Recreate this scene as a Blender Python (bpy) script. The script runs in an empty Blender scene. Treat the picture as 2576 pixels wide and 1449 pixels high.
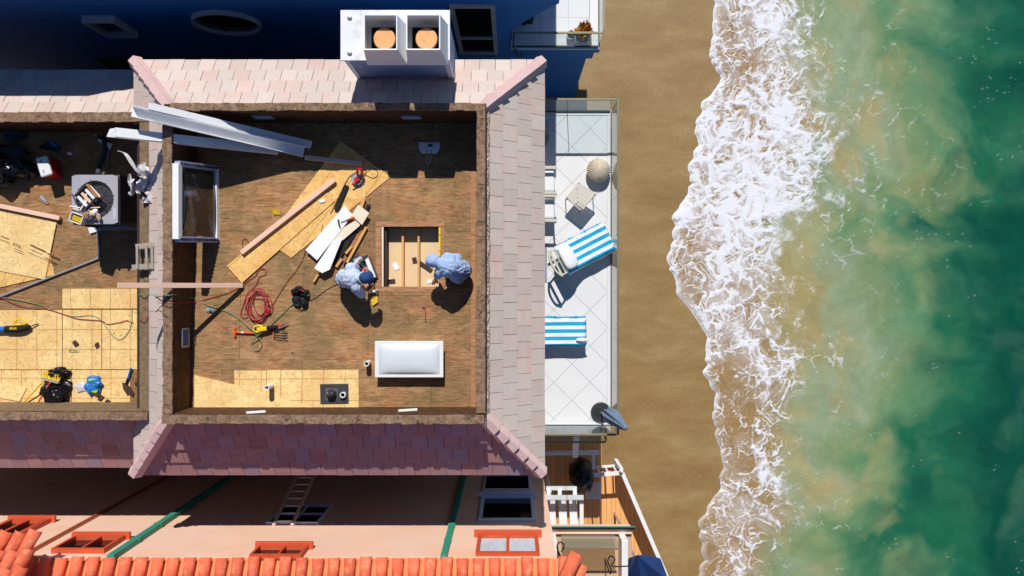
import bpy, bmesh, math, random
import numpy as np
from mathutils import Vector, Matrix, noise as mnoise

sc = bpy.context.scene
COL = sc.collection
rnd = random.Random(7)

# ---------------------------------------------------------------- camera
HCAM = 21.5                      # drone height above the sand
FPX = 1777.7                     # focal length in units of a 2576 px wide view
cam_d = bpy.data.cameras.new("drone_camera")
cam_d.sensor_width = 36.0
cam_d.lens = 36.0 * FPX / 2576.0
cam_d.clip_start = 0.1
cam_d.clip_end = 3000
cam = bpy.data.objects.new("drone_camera", cam_d)
cam.location = (0, 0, HCAM)
COL.objects.link(cam)
sc.camera = cam

# ---------------------------------------------------------------- sky and sun
SUN = Vector((-0.04, 0.95, 1.0)).normalized()
elev = math.asin(SUN.z)
azim = math.atan2(SUN.x, SUN.y)
world = bpy.data.worlds.new("World")
sc.world = world
world.use_nodes = True
wn = world.node_tree
bg = wn.nodes["Background"]
sky = wn.nodes.new("ShaderNodeTexSky")
sky.sky_type = 'NISHITA'
sky.sun_disc = False
sky.sun_elevation = elev
sky.sun_rotation = azim
sky.air_density = 0.7
sky.dust_density = 0.0
sky.ozone_density = 6.0
wn.links.new(sky.outputs[0], bg.inputs[0])
bg.inputs[1].default_value = 0.095
sd = bpy.data.lights.new("sun", 'SUN')
sd.energy = 5.0
sd.angle = math.radians(0.5)
sd.color = (1.0, 0.965, 0.915)
so = bpy.data.objects.new("sun", sd)
so.rotation_euler = SUN.to_track_quat('Z', 'Y').to_euler()
so.location = (0, 30, 40)
COL.objects.link(so)

sc.view_settings.view_transform = 'Standard'
sc.view_settings.look = 'None'
sc.view_settings.exposure = -0.25
sc.view_settings.gamma = 1.0
sc.view_settings.use_curve_mapping = False
sc.cycles.max_bounces = 6
sc.cycles.transparent_max_bounces = 12

# ---------------------------------------------------------------- levels and unprojection
ZP, ZPB = 8.9, 9.06               # top of the main parapet (landward/side, lower edge)
ZLP = 8.2                        # top of the lower wing's parapet
ZL = 7.1                         # lower wing's deck
ZB = 4.4                         # balcony floor
ZT, ZE = 8.67, 7.8               # tiles: head and eave on the main roof
ZLT, ZLE = 7.97, 7.1

def P(x, y, z):
    d = HCAM - z
    return Vector(((x - 1288) / FPX * d, (724.5 - y) / FPX * d, z))
def zdeck(Y):
    return 7.88 + (3.18 - Y) / 5.43 * 0.27
def PD(x, y, h=0.0):
    z = 8.0
    for _ in range(6):
        p = P(x, y, z + h)
        z = zdeck(p.y)
    return P(x, y, z + h)
def PL(x, y, h=0.0):
    return P(x, y, ZL + h)
def PB(x, y, h=0.0):
    return P(x, y, ZB + h)

# ---------------------------------------------------------------- mesh builder
WLOC = {}
class MB:
    def __init__(s):
        s.v = []; s.f = []; s.m = []; s.cur = 0
    def add(s, vs, fs):
        b = len(s.v)
        s.v += [Vector(p) for p in vs]
        for f in fs:
            s.f.append([i + b for i in f]); s.m.append(s.cur)
        return s
    def hexa(s, p):
        return s.add(p, [(3,2,1,0),(4,5,6,7),(0,1,5,4),(1,2,6,5),(2,3,7,6),(3,0,4,7)])
    def box(s, c, size, rz=0.0, R=None):
        R = R or Matrix.Rotation(rz, 3, 'Z'); c = Vector(c)
        x, y, z = (k / 2 for k in size)
        return s.hexa([c + R @ Vector(q) for q in ((-x,-y,-z),(x,-y,-z),(x,y,-z),(-x,y,-z),(-x,-y,z),(x,-y,z),(x,y,z),(-x,y,z))])
    def aabb(s, x0, x1, y0, y1, z0, z1):
        return s.box(((x0+x1)/2,(y0+y1)/2,(z0+z1)/2), (x1-x0,y1-y0,z1-z0))
    def bar(s, a, b, w, h, up=(0,0,1)):
        a = Vector(a); b = Vector(b); d = (b - a); L = d.length; d.normalize()
        sd_ = Vector(up).cross(d)
        if sd_.length < 1e-4: sd_ = Vector((1,0,0)).cross(d)
        sd_.normalize(); u = d.cross(sd_).normalized()
        R = Matrix((d, sd_, u)).transposed()
        return s.box((a + b) / 2, (L, w, h), R=R)
    def prism(s, poly, z0, z1):
        n = len(poly)
        A = sum(poly[i][0]*poly[(i+1)%n][1]-poly[(i+1)%n][0]*poly[i][1] for i in range(n))
        if A < 0: poly = poly[::-1]
        f0 = (lambda p: z0) if not callable(z0) else z0
        f1 = (lambda p: z1) if not callable(z1) else z1
        vs = [(p[0],p[1],f0(p)) for p in poly] + [(p[0],p[1],f1(p)) for p in poly]
        fs = [tuple(range(n-1,-1,-1)), tuple(range(n,2*n))] + [(i,(i+1)%n,n+(i+1)%n,n+i) for i in range(n)]
        return s.add(vs, fs)
    def poly(s, pts):
        return s.add(pts, [tuple(range(len(pts)))])
    def cyl(s, a, b, r0, r1=None, n=12, cap=True):
        r1 = r0 if r1 is None else r1
        a = Vector(a); b = Vector(b); d = (b-a).normalized()
        t = d.cross(Vector((0,0,1)))
        if t.length < 1e-3: t = Vector((1,0,0))
        t.normalize(); u = d.cross(t)
        vs = []
        for c, r in ((a, r0), (b, r1)):
            for i in range(n):
                w = 2*math.pi*i/n
                vs.append(c + t*(math.cos(w)*r) + u*(math.sin(w)*r))
        fs = [(i,n+i,n+(i+1)%n,(i+1)%n) for i in range(n)]
        if cap: fs += [tuple(range(n)), tuple(range(2*n-1,n-1,-1))]
        return s.add(vs, fs)
    def ring(s, a, b, ro, ri, n=20):
        a = Vector(a); b = Vector(b); d=(b-a).normalized()
        t = d.cross(Vector((0,0,1)))
        if t.length < 1e-3: t = Vector((1,0,0))
        t.normalize(); u = d.cross(t); vs=[]
        for c in (a,b):
            for r in (ro,ri):
                for i in range(n):
                    w=2*math.pi*i/n; vs.append(c+t*(math.cos(w)*r)+u*(math.sin(w)*r))
        fs=[]
        for i in range(n):
            j=(i+1)%n
            fs += [(i,j,n+j,n+i),(2*n+i,3*n+i,3*n+j,2*n+j),(i,2*n+i,2*n+j,j),(n+i,n+j,3*n+j,3*n+i)]
        return s.add(vs,fs)
    def tube(s, path, r, n=6):
        path = [Vector(p) for p in path]
        rs = r if isinstance(r, (list, tuple)) else [r]*len(path)
        vs = []; fs = []; t = None
        for k, p in enumerate(path):
            d = (path[min(k+1,len(path)-1)] - path[max(k-1,0)])
            if d.length < 1e-6: d = Vector((1,0,0))
            d.normalize()
            if t is None:
                t = d.cross(Vector((0,0,1)))
                if t.length < 1e-3: t = d.cross(Vector((1,0,0)))
            t = (t - d*t.dot(d))
            if t.length < 1e-4: t = d.orthogonal()
            t.normalize(); u = d.cross(t)
            for i in range(n):
                w = 2*math.pi*i/n
                vs.append(p + t*(math.cos(w)*rs[k]) + u*(math.sin(w)*rs[k]))
        for k in range(len(path)-1):
            for i in range(n):
                fs.append((k*n+i, k*n+(i+1)%n, (k+1)*n+(i+1)%n, (k+1)*n+i))
        fs += [tuple(range(n-1,-1,-1)), tuple(range((len(path)-1)*n, len(path)*n))]
        return s.add(vs, fs)
    def ball(s, c, r, nu=14, nv=9, f=None, R=None):
        c = Vector(c); r = Vector(r) if hasattr(r,'__len__') else Vector((r,r,r)); vs = []; fs = []
        R = R or Matrix.Identity(3)
        vs.append(c + R @ Vector((0,0,-r.z)))
        for j in range(1, nv):
            a = -math.pi/2 + math.pi*j/nv
            for i in range(nu):
                b = 2*math.pi*i/nu
                q = Vector((math.cos(a)*math.cos(b), math.cos(a)*math.sin(b), math.sin(a)))
                k = f(q) if f else 1.0
                vs.append(c + R @ Vector((q.x*r.x*k, q.y*r.y*k, q.z*r.z*k)))
        vs.append(c + R @ Vector((0,0,r.z)))
        for i in range(nu): fs.append((0, 1+(i+1)%nu, 1+i))
        for j in range(nv-2):
            for i in range(nu):
                a = 1+j*nu+i; b = 1+j*nu+(i+1)%nu
                fs.append((a, b, b+nu, a+nu))
        T = len(vs)-1; b0 = 1+(nv-2)*nu
        for i in range(nu): fs.append((b0+i, b0+(i+1)%nu, T))
        return s.add(vs, fs)
    def sheet(s, fn, nu, nv):
        vs = [fn(i/nu, j/nv) for j in range(nv+1) for i in range(nu+1)]
        fs = [(j*(nu+1)+i, j*(nu+1)+i+1, (j+1)*(nu+1)+i+1, (j+1)*(nu+1)+i) for j in range(nv) for i in range(nu)]
        return s.add(vs, fs)
    def build(s, name, mats, parent=None, smooth=False, bevel=0.0, solid=0.0, base=None, **tags):
        vs = s.v
        lo = Vector((min(p.x for p in vs), min(p.y for p in vs), min(p.z for p in vs)))
        hi = Vector((max(p.x for p in vs), max(p.y for p in vs), max(p.z for p in vs)))
        c = Vector(base) if base is not None else Vector(((lo.x+hi.x)/2, (lo.y+hi.y)/2, lo.z))
        me = bpy.data.meshes.new(name)
        me.from_pydata([tuple(p-c) for p in vs], [], s.f)
        if not isinstance(mats, (list, tuple)): mats = [mats]
        for m in mats: me.materials.append(m)
        me.polygons.foreach_set("material_index", s.m)
        if smooth: me.polygons.foreach_set("use_smooth", [True]*len(s.f))
        me.update()
        return link(name, me, c, parent, bevel=bevel, solid=solid, **tags)

def link(name, me, loc, parent=None, R=None, bevel=0.0, solid=0.0, **tags):
    o = bpy.data.objects.new(name, me)
    loc = Vector(loc)
    if parent is not None:
        o.parent = parent
        o.location = loc - WLOC[parent.name]
    else:
        o.location = loc
    if R is not None: o.rotation_euler = R.to_euler()
    COL.objects.link(o)
    WLOC[o.name] = loc
    if bevel:
        b = o.modifiers.new("bevel", 'BEVEL'); b.width = bevel; b.segments = 2; b.limit_method = 'ANGLE'
    if solid:
        b = o.modifiers.new("solid", 'SOLIDIFY'); b.thickness = solid; b.offset = 0
    tag(o, **tags)
    return o
def tag(o, label=None, cat=None, group=None, kind=None):
    if label: o["label"] = label
    if cat: o["category"] = cat
    if group: o["group"] = group
    if kind: o["kind"] = kind
    return o
def thing(name, loc, label, cat, group=None):
    return link(name, None, loc, label=label, cat=cat, group=group)

def board(name, a, b, w, h, m, parent=None, roll=0.0, bevel=0.004, **tags):
    """a straight length of timber, its grain along its own local X"""
    a = Vector(a); b = Vector(b); d = b-a; L = d.length; d.normalize()
    s_ = Vector((0,0,1)).cross(d)
    if s_.length < 1e-3: s_ = Vector((0,1,0))
    s_.normalize(); u = d.cross(s_).normalized()
    R = Matrix((d, s_, u)).transposed() @ Matrix.Rotation(roll, 3, 'X')
    mb = MB(); mb.box((0,0,0), (L,w,h))
    me = bpy.data.meshes.new(name)
    me.from_pydata([tuple(p) for p in mb.v], [], mb.f); me.materials.append(m)
    return link(name, me, (a+b)/2, parent, R=R, bevel=bevel, **tags)

def smoothpath(pts, n=6):
    pts = [Vector(p) for p in pts]; out = []
    for i in range(len(pts)-1):
        p0 = pts[max(i-1,0)]; p1 = pts[i]; p2 = pts[i+1]; p3 = pts[min(i+2,len(pts)-1)]
        for k in range(n):
            t = k/n
            out.append(0.5*((2*p1)+(p2-p0)*t+(2*p0-5*p1+4*p2-p3)*t*t+(3*p1-p0-3*p2+p3)*t**3))
    out.append(pts[-1]); return out
def clip(poly, a, b, c):
    """keep the side a*x+b*y<=c"""
    out = []
    for i in range(len(poly)):
        p, q = poly[i], poly[(i+1)%len(poly)]
        dp = a*p[0]+b*p[1]-c; dq = a*q[0]+b*q[1]-c
        if dp <= 0: out.append(p)
        if (dp < 0 < dq) or (dq < 0 < dp):
            t = dp/(dp-dq); out.append((p[0]+(q[0]-p[0])*t, p[1]+(q[1]-p[1])*t))
    return out
def area(poly):
    return abs(sum(poly[i][0]*poly[(i+1)%len(poly)][1]-poly[(i+1)%len(poly)][0]*poly[i][1] for i in range(len(poly))))/2

# ---------------------------------------------------------------- materials
def S(r, g, b):
    f = lambda c: (c/255/12.92) if c/255 <= 0.04045 else ((c/255+0.055)/1.055)**2.4
    return (f(r), f(g), f(b), 1.0)
class N:
    def __init__(s, name):
        s.mat = bpy.data.materials.new(name); s.mat.use_nodes = True
        s.t = s.mat.node_tree; s.b = s.t.nodes["Principled BSDF"]; s.out = s.t.nodes["Material Output"]
    def n(s, typ, **kw):
        x = s.t.nodes.new(typ)
        for k, v in kw.items(): setattr(x, k, v)
        return x
    def l(s, a, b): s.t.links.new(a, b)
    def coord(s, kind, scale, offset_random=False):
        if kind == 'pos': src = s.n("ShaderNodeNewGeometry").outputs["Position"]
        else: src = s.n("ShaderNodeTexCoord").outputs["Object"]
        if offset_random:
            oi = s.n("ShaderNodeObjectInfo"); m = s.n("ShaderNodeVectorMath", operation='MULTIPLY_ADD')
            s.l(oi.outputs["Random"], m.inputs[0]); m.inputs[1].default_value = (37,23,11); s.l(src, m.inputs[2]); src = m.outputs[0]
        mp = s.n("ShaderNodeMapping"); mp.inputs["Scale"].default_value = scale
        s.l(src, mp.inputs[0]); return mp.outputs[0]
    def noise(s, vec, scale=1.0, detail=6, rough=0.6, dist=0.0):
        x = s.n("ShaderNodeTexNoise"); x.inputs["Scale"].default_value = scale; x.inputs["Detail"].default_value = detail
        x.inputs["Roughness"].default_value = rough; x.inputs["Distortion"].default_value = dist
        s.l(vec, x.inputs["Vector"]); return x.outputs["Fac"]
    def ramp(s, fac, stops):
        x = s.n("ShaderNodeValToRGB"); e = x.color_ramp.elements
        while len(e) < len(stops): e.new(0.5)
        for i, (p, c) in enumerate(stops): e[i].position = p; e[i].color = c
        s.l(fac, x.inputs[0]); return x.outputs[0]
    def mix(s, fac, a, b, mode='MIX'):
        x = s.n("ShaderNodeMix", data_type='RGBA', blend_type=mode)
        if isinstance(fac, (int, float)): x.inputs[0].default_value = fac
        else: s.l(fac, x.inputs[0])
        for v, k in ((a, 6), (b, 7)):
            if isinstance(v, tuple): x.inputs[k].default_value = v
            else: s.l(v, x.inputs[k])
        return x.outputs[2]
    def math(s, op, a, b=0.0, clampv=False):
        x = s.n("ShaderNodeMath", operation=op, use_clamp=clampv)
        for i, v in enumerate((a, b)):
            if isinstance(v, (int, float)): x.inputs[i].default_value = v
            else: s.l(v, x.inputs[i])
        return x.outputs[0]
    def step(s, fac, lo, hi):
        x = s.n("ShaderNodeMapRange"); x.inputs[1].default_value = lo; x.inputs[2].default_value = hi
        s.l(fac, x.inputs[0]); return x.outputs[0]
    def bump(s, h, strength=0.3, dist=0.01):
        x = s.n("ShaderNodeBump"); x.inputs["Strength"].default_value = strength; x.inputs["Distance"].default_value = dist
        s.l(h, x.inputs["Height"]); s.l(x.outputs[0], s.b.inputs["Normal"])
    def fin(s, col, rough=0.7, metal=0.0, spec=0.4):
        if isinstance(col, tuple): s.b.inputs["Base Color"].default_value = col
        else: s.l(col, s.b.inputs["Base Color"])
        s.b.inputs["Roughness"].default_value = rough; s.b.inputs["Metallic"].default_value = metal
        s.b.inputs["Specular IOR Level"].default_value = spec
        return s.mat
def scal(c, k): return (min(c[0]*k,1), min(c[1]*k,1), min(c[2]*k,1), 1.0)
def M(name, c, rough=0.6, var=0.25, scale=6.0, metal=0.0, stretch=(1,1,1), kind='obj', dirt=None, dirtlo=0.6, dirthi=0.7, dirtscale=3.0, bump=0.0, bscale=40.0, rand=0.0, spec=0.4):
    n = N(name)
    v = n.coord(kind, stretch, kind == 'obj')
    f = n.noise(v, scale)
    col = n.ramp(f, [(0.3, scal(c, 1-var)), (0.7, scal(c, 1+var*0.6))])
    if rand:
        oi = n.n("ShaderNodeObjectInfo")
        hs = n.n("ShaderNodeHueSaturation")
        n.l(n.math('ADD', n.math('MULTIPLY', oi.outputs["Random"], rand), 1-rand/2), hs.inputs["Value"])
        n.l(col, hs.inputs["Color"]); col = hs.outputs[0]
    if dirt:
        d = n.step(n.noise(v, dirtscale, 8, 0.7), dirtlo, dirthi)
        col = n.mix(d, col, dirt)
    if bump: n.bump(n.noise(v, bscale, 4), bump)
    return n.fin(col, rough, metal, spec)

def wood_deck():
    n = N("weathered_plywood")
    pos = n.coord('pos', (1,1,1))
    g = n.noise(n.coord('pos', (4.2, 52, 8)), 1.0, 8, 0.74, 0.9)
    col = n.ramp(g, [(0.30, S(106,74,50)), (0.43, S(156,116,78)), (0.54, S(186,144,102)), (0.68, S(212,174,132))])
    blot = n.noise(n.coord('pos', (1,1.5,1)), 3.4, 9, 0.72, 0.3)
    col = n.mix(1.0, col, n.ramp(blot, [(0.30,(0.62,0.60,0.58,1)),(0.52,(1,1,1,1)),(0.72,(1.22,1.2,1.16,1))]), 'MULTIPLY')
    p1 = n.step(n.noise(pos, 0.85, 5, 0.65, 0.4), 0.42, 0.60)
    col = n.mix(n.math('MULTIPLY', p1, 0.75), col, n.mix(0.6, col, S(120,108,72)))
    hue = n.noise(n.coord('pos', (0.8,1.6,1)), 1.5, 6, 0.7, 0.6)
    col = n.mix(0.85, col, n.mix(1.0, col, n.ramp(hue, [(0.34,(0.82,0.86,0.74,1)),(0.5,(1,1,1,1)),(0.66,(1.16,0.92,0.82,1))]), 'MULTIPLY'))
    p2 = n.step(n.noise(n.coord('pos', (0.9,1.4,1)), 1.3, 7, 0.7, 1.0), 0.57, 0.66)
    col = n.mix(n.math('MULTIPLY', p2, 0.65), col, S(204,156,112))
    p3 = n.step(n.noise(n.coord('pos', (1.5,3.2,1)), 2.1, 8, 0.75, 0.8), 0.60, 0.68)
    col = n.mix(n.math('MULTIPLY', p3, 0.75), col, S(66,50,42))
    fine = n.step(n.noise(n.coord('pos', (3.5, 110, 8)), 1.0, 4, 0.6), 0.62, 0.70)
    col = n.mix(n.math('MULTIPLY', fine, 0.38), col, S(58,40,28))
    spk = n.step(n.noise(pos, 55, 2, 0.5), 0.72, 0.76)
    col = n.mix(n.math('MULTIPLY', spk, 0.6), col, S(215,190,160))
    oi = n.n("ShaderNodeObjectInfo"); hs = n.n("ShaderNodeHueSaturation")
    n.l(n.math('ADD', n.math('MULTIPLY', oi.outputs["Random"], 0.22), 0.80), hs.inputs["Value"])
    n.l(col, hs.inputs["Color"])
    n.bump(g, 0.5, 0.012)
    return n.fin(hs.outputs[0], 0.85, 0, 0.2)

def osb(name, c, lines=True, kind='obj', px=0.4064, py=0.4064):
    n = N(name)
    v = n.coord(kind, (1,1,1), kind == 'obj')
    vo = n.n("ShaderNodeTexVoronoi", feature='F1'); vo.inputs["Scale"].default_value = 17; 
    ws = n.n("ShaderNodeMapping"); ws.inputs["Scale"].default_value = (1.0, 2.4, 1); ws.inputs["Rotation"].default_value = (0,0,0.6)
    wv = n.n("ShaderNodeTexNoise"); wv.inputs["Scale"].default_value = 5; n.l(v, wv.inputs["Vector"])
    ad = n.n("ShaderNodeVectorMath", operation='MULTIPLY_ADD'); n.l(wv.outputs["Color"], ad.inputs[0]); ad.inputs[1].default_value = (0.5,0.5,0); n.l(v, ad.inputs[2])
    n.l(ad.outputs[0], ws.inputs[0]); n.l(ws.outputs[0], vo.inputs["Vector"])
    chip = n.n("ShaderNodeSeparateColor"); n.l(vo.outputs["Color"], chip.inputs[0])
    col = n.ramp(chip.outputs[0], [(0.0, scal(c,0.74)), (0.35, scal(c,0.95)), (0.8, scal(c,1.1)), (1.0, scal(c, 1.2))])
    big = n.noise(v, 1.6, 5, 0.6)
    col = n.mix(n.step(big, 0.4, 0.65), col, n.mix(0.45, col, (c[0]*0.8, c[1]*0.60, c[2]*0.42, 1)))
    if lines:
        raw = n.n("ShaderNodeNewGeometry").outputs["Position"] if kind == 'pos' else n.n("ShaderNodeTexCoord").outputs["Object"]
        sp = n.n("ShaderNodeSeparateXYZ"); n.l(raw, sp.inputs[0])
        tot = None
        for k, per in ((0, px), (1, py)):
            if not per: continue
            q = n.math('PINGPONG', sp.outputs[k], per/2)
            w = n.math('LESS_THAN', n.math('ABSOLUTE', n.math('SUBTRACT', q, per/2-0.0001)), 0.006)
            tot = w if tot is None else n.math('MAXIMUM', tot, w)
        col = n.mix(n.math('MULTIPLY', tot, 0.65), col, S(140,84,30))
    d = n.step(n.noise(v, 26, 2, 0.5), 0.70, 0.75)
    col = n.mix(n.math('MULTIPLY', d, 0.5), col, S(130,80,40))
    n.bump(chip.outputs[0], 0.2, 0.003)
    return n.fin(col, 0.75, 0, 0.25)

def roof_tile_mat(nm="concrete_roof_tile", cols=None, wash=S(208,194,184), wamt=0.7):
    n = N(nm)
    oi = n.n("ShaderNodeObjectInfo")
    v = n.coord('obj', (1,1,1), True)
    base = n.ramp(oi.outputs["Random"], cols or [(0.0, S(208,184,172)), (0.25, S(206,188,176)), (0.5, S(203,190,178)), (0.75, S(208,184,173)), (1.0, S(210,178,164))])
    f = n.noise(n.coord('obj', (1.6, 6, 1), True), 1.6, 5, 0.6)
    col = n.mix(n.math('MULTIPLY', n.step(f, 0.38, 0.6), wamt), base, wash)
    f2 = n.noise(n.coord('obj', (2.5, 2.5, 1), True), 1.3, 6, 0.7)
    col = n.mix(n.math('MULTIPLY', n.step(f2, 0.55, 0.72), 0.40), col, S(216,166,150))
    f3 = n.noise(n.coord('obj', (9, 2.0, 1), True), 2.0, 6, 0.7)
    col = n.mix(n.math('MULTIPLY', n.step(f3, 0.58, 0.74), 0.35), col, S(150,140,132))
    hs = n.n("ShaderNodeHueSaturation"); n.l(col, hs.inputs["Color"])
    n.l(n.math('ADD', n.math('MULTIPLY', n.math('FRACT', n.math('MULTIPLY', oi.outputs["Random"], 17.3)), 0.16), 0.94), hs.inputs["Value"])
    n.bump(n.noise(v, 70, 3), 0.25, 0.004)
    return n.fin(hs.outputs[0], 0.8, 0, 0.3)

def tar_wood(name, c1, c2, tar, amt=0.5):
    n = N(name)
    v = n.coord('pos', (1,1,1))
    col = n.ramp(n.noise(v, 9, 6, 0.7), [(0.3, c2), (0.7, c1)])
    t = n.step(n.noise(v, 15, 10, 0.8, 0.5), amt, amt+0.10)
    big = n.step(n.noise(v, 2.2, 4, 0.6), 0.36, 0.62)
    col = n.mix(n.math('MULTIPLY', n.math('MULTIPLY', t, big), 0.9), col, tar)
    t2 = n.step(n.noise(v, 30, 3, 0.6), 0.66, 0.70)
    col = n.mix(n.math('MULTIPLY', t2, 0.6), col, S(190,170,150))
    n.bump(n.noise(v, 24, 6, 0.7), 0.7, 0.02)
    return n.fin(col, 0.85, 0, 0.2)

def glass(name, tint, alpha=0.75, rough=0.02):
    n = N(name)
    tr = n.n("ShaderNodeBsdfTransparent"); tr.inputs[0].default_value = tint
    gl = n.n("ShaderNodeBsdfGlossy"); gl.inputs[0].default_value = (0.9,0.95,1,1); gl.inputs["Roughness"].default_value = rough
    df = n.n("ShaderNodeBsdfDiffuse"); df.inputs[0].default_value = (tint[0]*0.9, tint[1]*0.95, tint[2], 1)
    m0 = n.n("ShaderNodeMixShader"); m0.inputs[0].default_value = 1-alpha; n.l(tr.outputs[0], m0.inputs[1]); n.l(df.outputs[0], m0.inputs[2])
    ms = n.n("ShaderNodeMixShader"); 
    fr = n.n("ShaderNodeFresnel"); fr.inputs[0].default_value = 1.5; gb = n.n("ShaderNodeNewGeometry")
    n.l(n.math('MULTIPLY', fr.outputs[0], n.math('SUBTRACT', 1.0, gb.outputs["Backfacing"])), ms.inputs[0]); n.l(m0.outputs[0], ms.inputs[1]); n.l(gl.outputs[0], ms.inputs[2])
    n.l(ms.outputs[0], n.out.inputs[0])
    return n.mat

mt = {}
mt['ply'] = wood_deck()
mt['osb'] = osb("osb_sheathing", S(250,212,146))
mt['osb_plain'] = osb("osb_plain", S(252,216,152), lines=False)
mt['osb_loose'] = osb("osb_loose_sheet", S(242,196,122), px=0.4064, py=0)
mt['tile'] = roof_tile_mat()
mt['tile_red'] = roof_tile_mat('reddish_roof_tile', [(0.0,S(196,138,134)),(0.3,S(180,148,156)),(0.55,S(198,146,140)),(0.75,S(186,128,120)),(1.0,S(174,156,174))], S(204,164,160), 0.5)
mt['hip'] = M('hip_tile_mauve', S(220,186,182), 0.8, 0.10, 3, rand=0.10, bump=0.2, bscale=60)
mt['under'] = M("roof_underlay", S(66,52,48), 0.9)
mt['pcap'] = tar_wood("parapet_cap_wood", S(176,146,118), S(118,90,68), S(40,38,40), 0.485)
mt['pwall'] = tar_wood("tarred_parapet_wall", S(112,78,50), S(66,44,30), S(26,20,18), 0.50)
mt['ledge'] = tar_wood("weathered_ledge", S(150,128,100), S(110,88,66), S(70,56,44), 0.60)
mt['lump'] = M("torn_mortar", S(206,184,166), 0.9, 0.35, 14, kind='pos', dirt=S(160,128,106), dirtlo=0.54, dirthi=0.64, dirtscale=12, bump=0.9, bscale=30)
mt['pine'] = M("pine_lumber", S(250,206,180), 0.65, 0.12, 3, stretch=(1.2,30,30), rand=0.1, bump=0.1)
mt['pine_y'] = M("yellow_pine", S(226,170,100), 0.65, 0.22, 3, stretch=(1.5,30,30), rand=0.15)
mt['pine_cut'] = M("cut_pine_trim", S(196,144,106), 0.8, 0.3, 5, stretch=(1.5,26,26), dirt=S(140,100,66), dirtlo=0.44, dirthi=0.6, rand=0.1)
mt['greywood'] = M("grey_weathered_wood", S(176,166,152), 0.85, 0.3, 4, stretch=(2,40,40), bump=0.4, bscale=30)
mt['char'] = M("tarred_black_wood", S(34,30,30), 0.8, 0.5, 8, bump=0.6, bscale=30)
mt['darkwood'] = M("dark_brown_wood", S(74,54,46), 0.8, 0.4, 6, stretch=(2,20,20))
mt['whitemetal'] = M("white_painted_metal", S(248,248,248), 0.4, 0.03, 4, dirt=S(214,210,204), dirtlo=0.64, dirthi=0.74, dirtscale=6, spec=0.5)
mt['white'] = M("white_paint", S(240,240,238), 0.5, 0.05, 3)
mt['drywall'] = M("painted_drywall", S(246,246,248), 0.7, 0.04, 3)
mt['cream'] = M("cream_board", S(238,226,200), 0.7, 0.06, 4)
mt['chimney'] = M("chimney_cap_paint", S(240,240,246), 0.5, 0.06, 2, dirt=S(196,190,184), dirtlo=0.52, dirthi=0.74, dirtscale=2.6)
mt['siding'] = M("chimney_siding", S(158,168,204), 0.6, 0.08, 2)
mt['copper'] = M("rusty_copper_cap", S(226,168,112), 0.55, 0.12, 4, metal=0.25, dirt=S(186,104,62), dirtlo=0.58, dirthi=0.74, dirtscale=5)
mt['black'] = M("black_plastic", S(22,22,24), 0.5, 0.3, 8)
mt['matblack'] = M("flue_soot", S(14,13,13), 0.95, 0.3, 8)
mt['darkgrey'] = M("dark_grey_metal", S(70,72,76), 0.5, 0.15, 8, metal=0.3)
mt['steel'] = M("bare_steel", S(170,172,174), 0.32, 0.12, 10, metal=0.85)
mt['galv'] = M("galvanised_steel", S(186,188,192), 0.45, 0.12, 12, metal=0.5)
mt['acgrey'] = M("air_conditioner_paint", S(176,174,182), 0.5, 0.05, 5)
mt['acdark'] = M("air_conditioner_side", S(74,74,80), 0.6, 0.1, 5)
mt['red'] = M("red_plastic", S(206,26,36), 0.4, 0.1, 5)
mt['orange'] = M("orange_paint", S(238,90,40), 0.5, 0.1, 5)
mt['yellow'] = M("yellow_paint", S(246,208,18), 0.45, 0.1, 5)
mt['yellowdirty'] = M("dirty_yellow", S(206,170,28), 0.6, 0.3, 12, dirt=S(120,90,20), dirtlo=0.55, dirthi=0.65, dirtscale=9)
mt['bluep'] = M("blue_plastic", S(36,120,196), 0.4, 0.15, 6)
mt['cordred'] = M("red_cord", S(176,40,62), 0.5, 0.1)
mt['cordbrown'] = M("brown_cord", S(104,60,40), 0.6, 0.2)
mt['cordgreen'] = M("green_cord", S(112,150,104), 0.5, 0.15)
mt['bag'] = M("black_bin_bag", S(14,14,20), 0.3, 0.3, 6, spec=0.5, bump=0.5, bscale=9)
mt['cloth_black'] = M("black_canvas", S(30,30,32), 0.85, 0.3, 14, bump=0.4)
mt['skin'] = M("skin", S(190,132,104), 0.6, 0.1, 8)
mt['pants'] = M("dark_work_trousers", S(58,48,46), 0.9, 0.3, 10, bump=0.3)
mt['boot'] = M("tan_work_boot", S(150,104,66), 0.8, 0.2, 10)
mt['cap'] = M("navy_cap_cloth", S(38,78,128), 0.8, 0.25, 6)
mt['water_bottle'] = glass("clear_plastic", (0.86,0.92,1,1), 0.7)
mt['pane_dark'] = M("dark_window_glass", S(16,18,20), 0.08, 0.2, 1.0, spec=0.5)
mt['rail_glass'] = glass("greenish_rail_glass", (0.93,0.975,0.97,1), 0.95)
mt['glass_edge'] = M("glass_edge_green", S(110,150,140), 0.2, 0.1)
mt['brownglass'] = glass("bronze_glass", (0.80,0.76,0.62,1), 0.8)
mt['bronze'] = M("rail_bronze", S(150,138,112), 0.4, 0.1, 5, metal=0.3)
mt['btile'] = M("pale_porcelain_tile", S(232,232,232), 0.55, 0.03, 2, rand=0.025)
mt['grout'] = M("tile_grout", S(218,216,210), 0.9, 0.1)
mt['stucco_house'] = M("house_stucco", S(96,86,80), 0.9, 0.1, 3, bump=0.3)
mt['bluewall'] = M("slate_blue_siding", S(44,120,200), 0.7, 0.14, 0.8, kind='pos', bump=0.15, bscale=60)
mt['greyframe'] = M("grey_window_frame", S(176,180,186), 0.5, 0.06)
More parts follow.
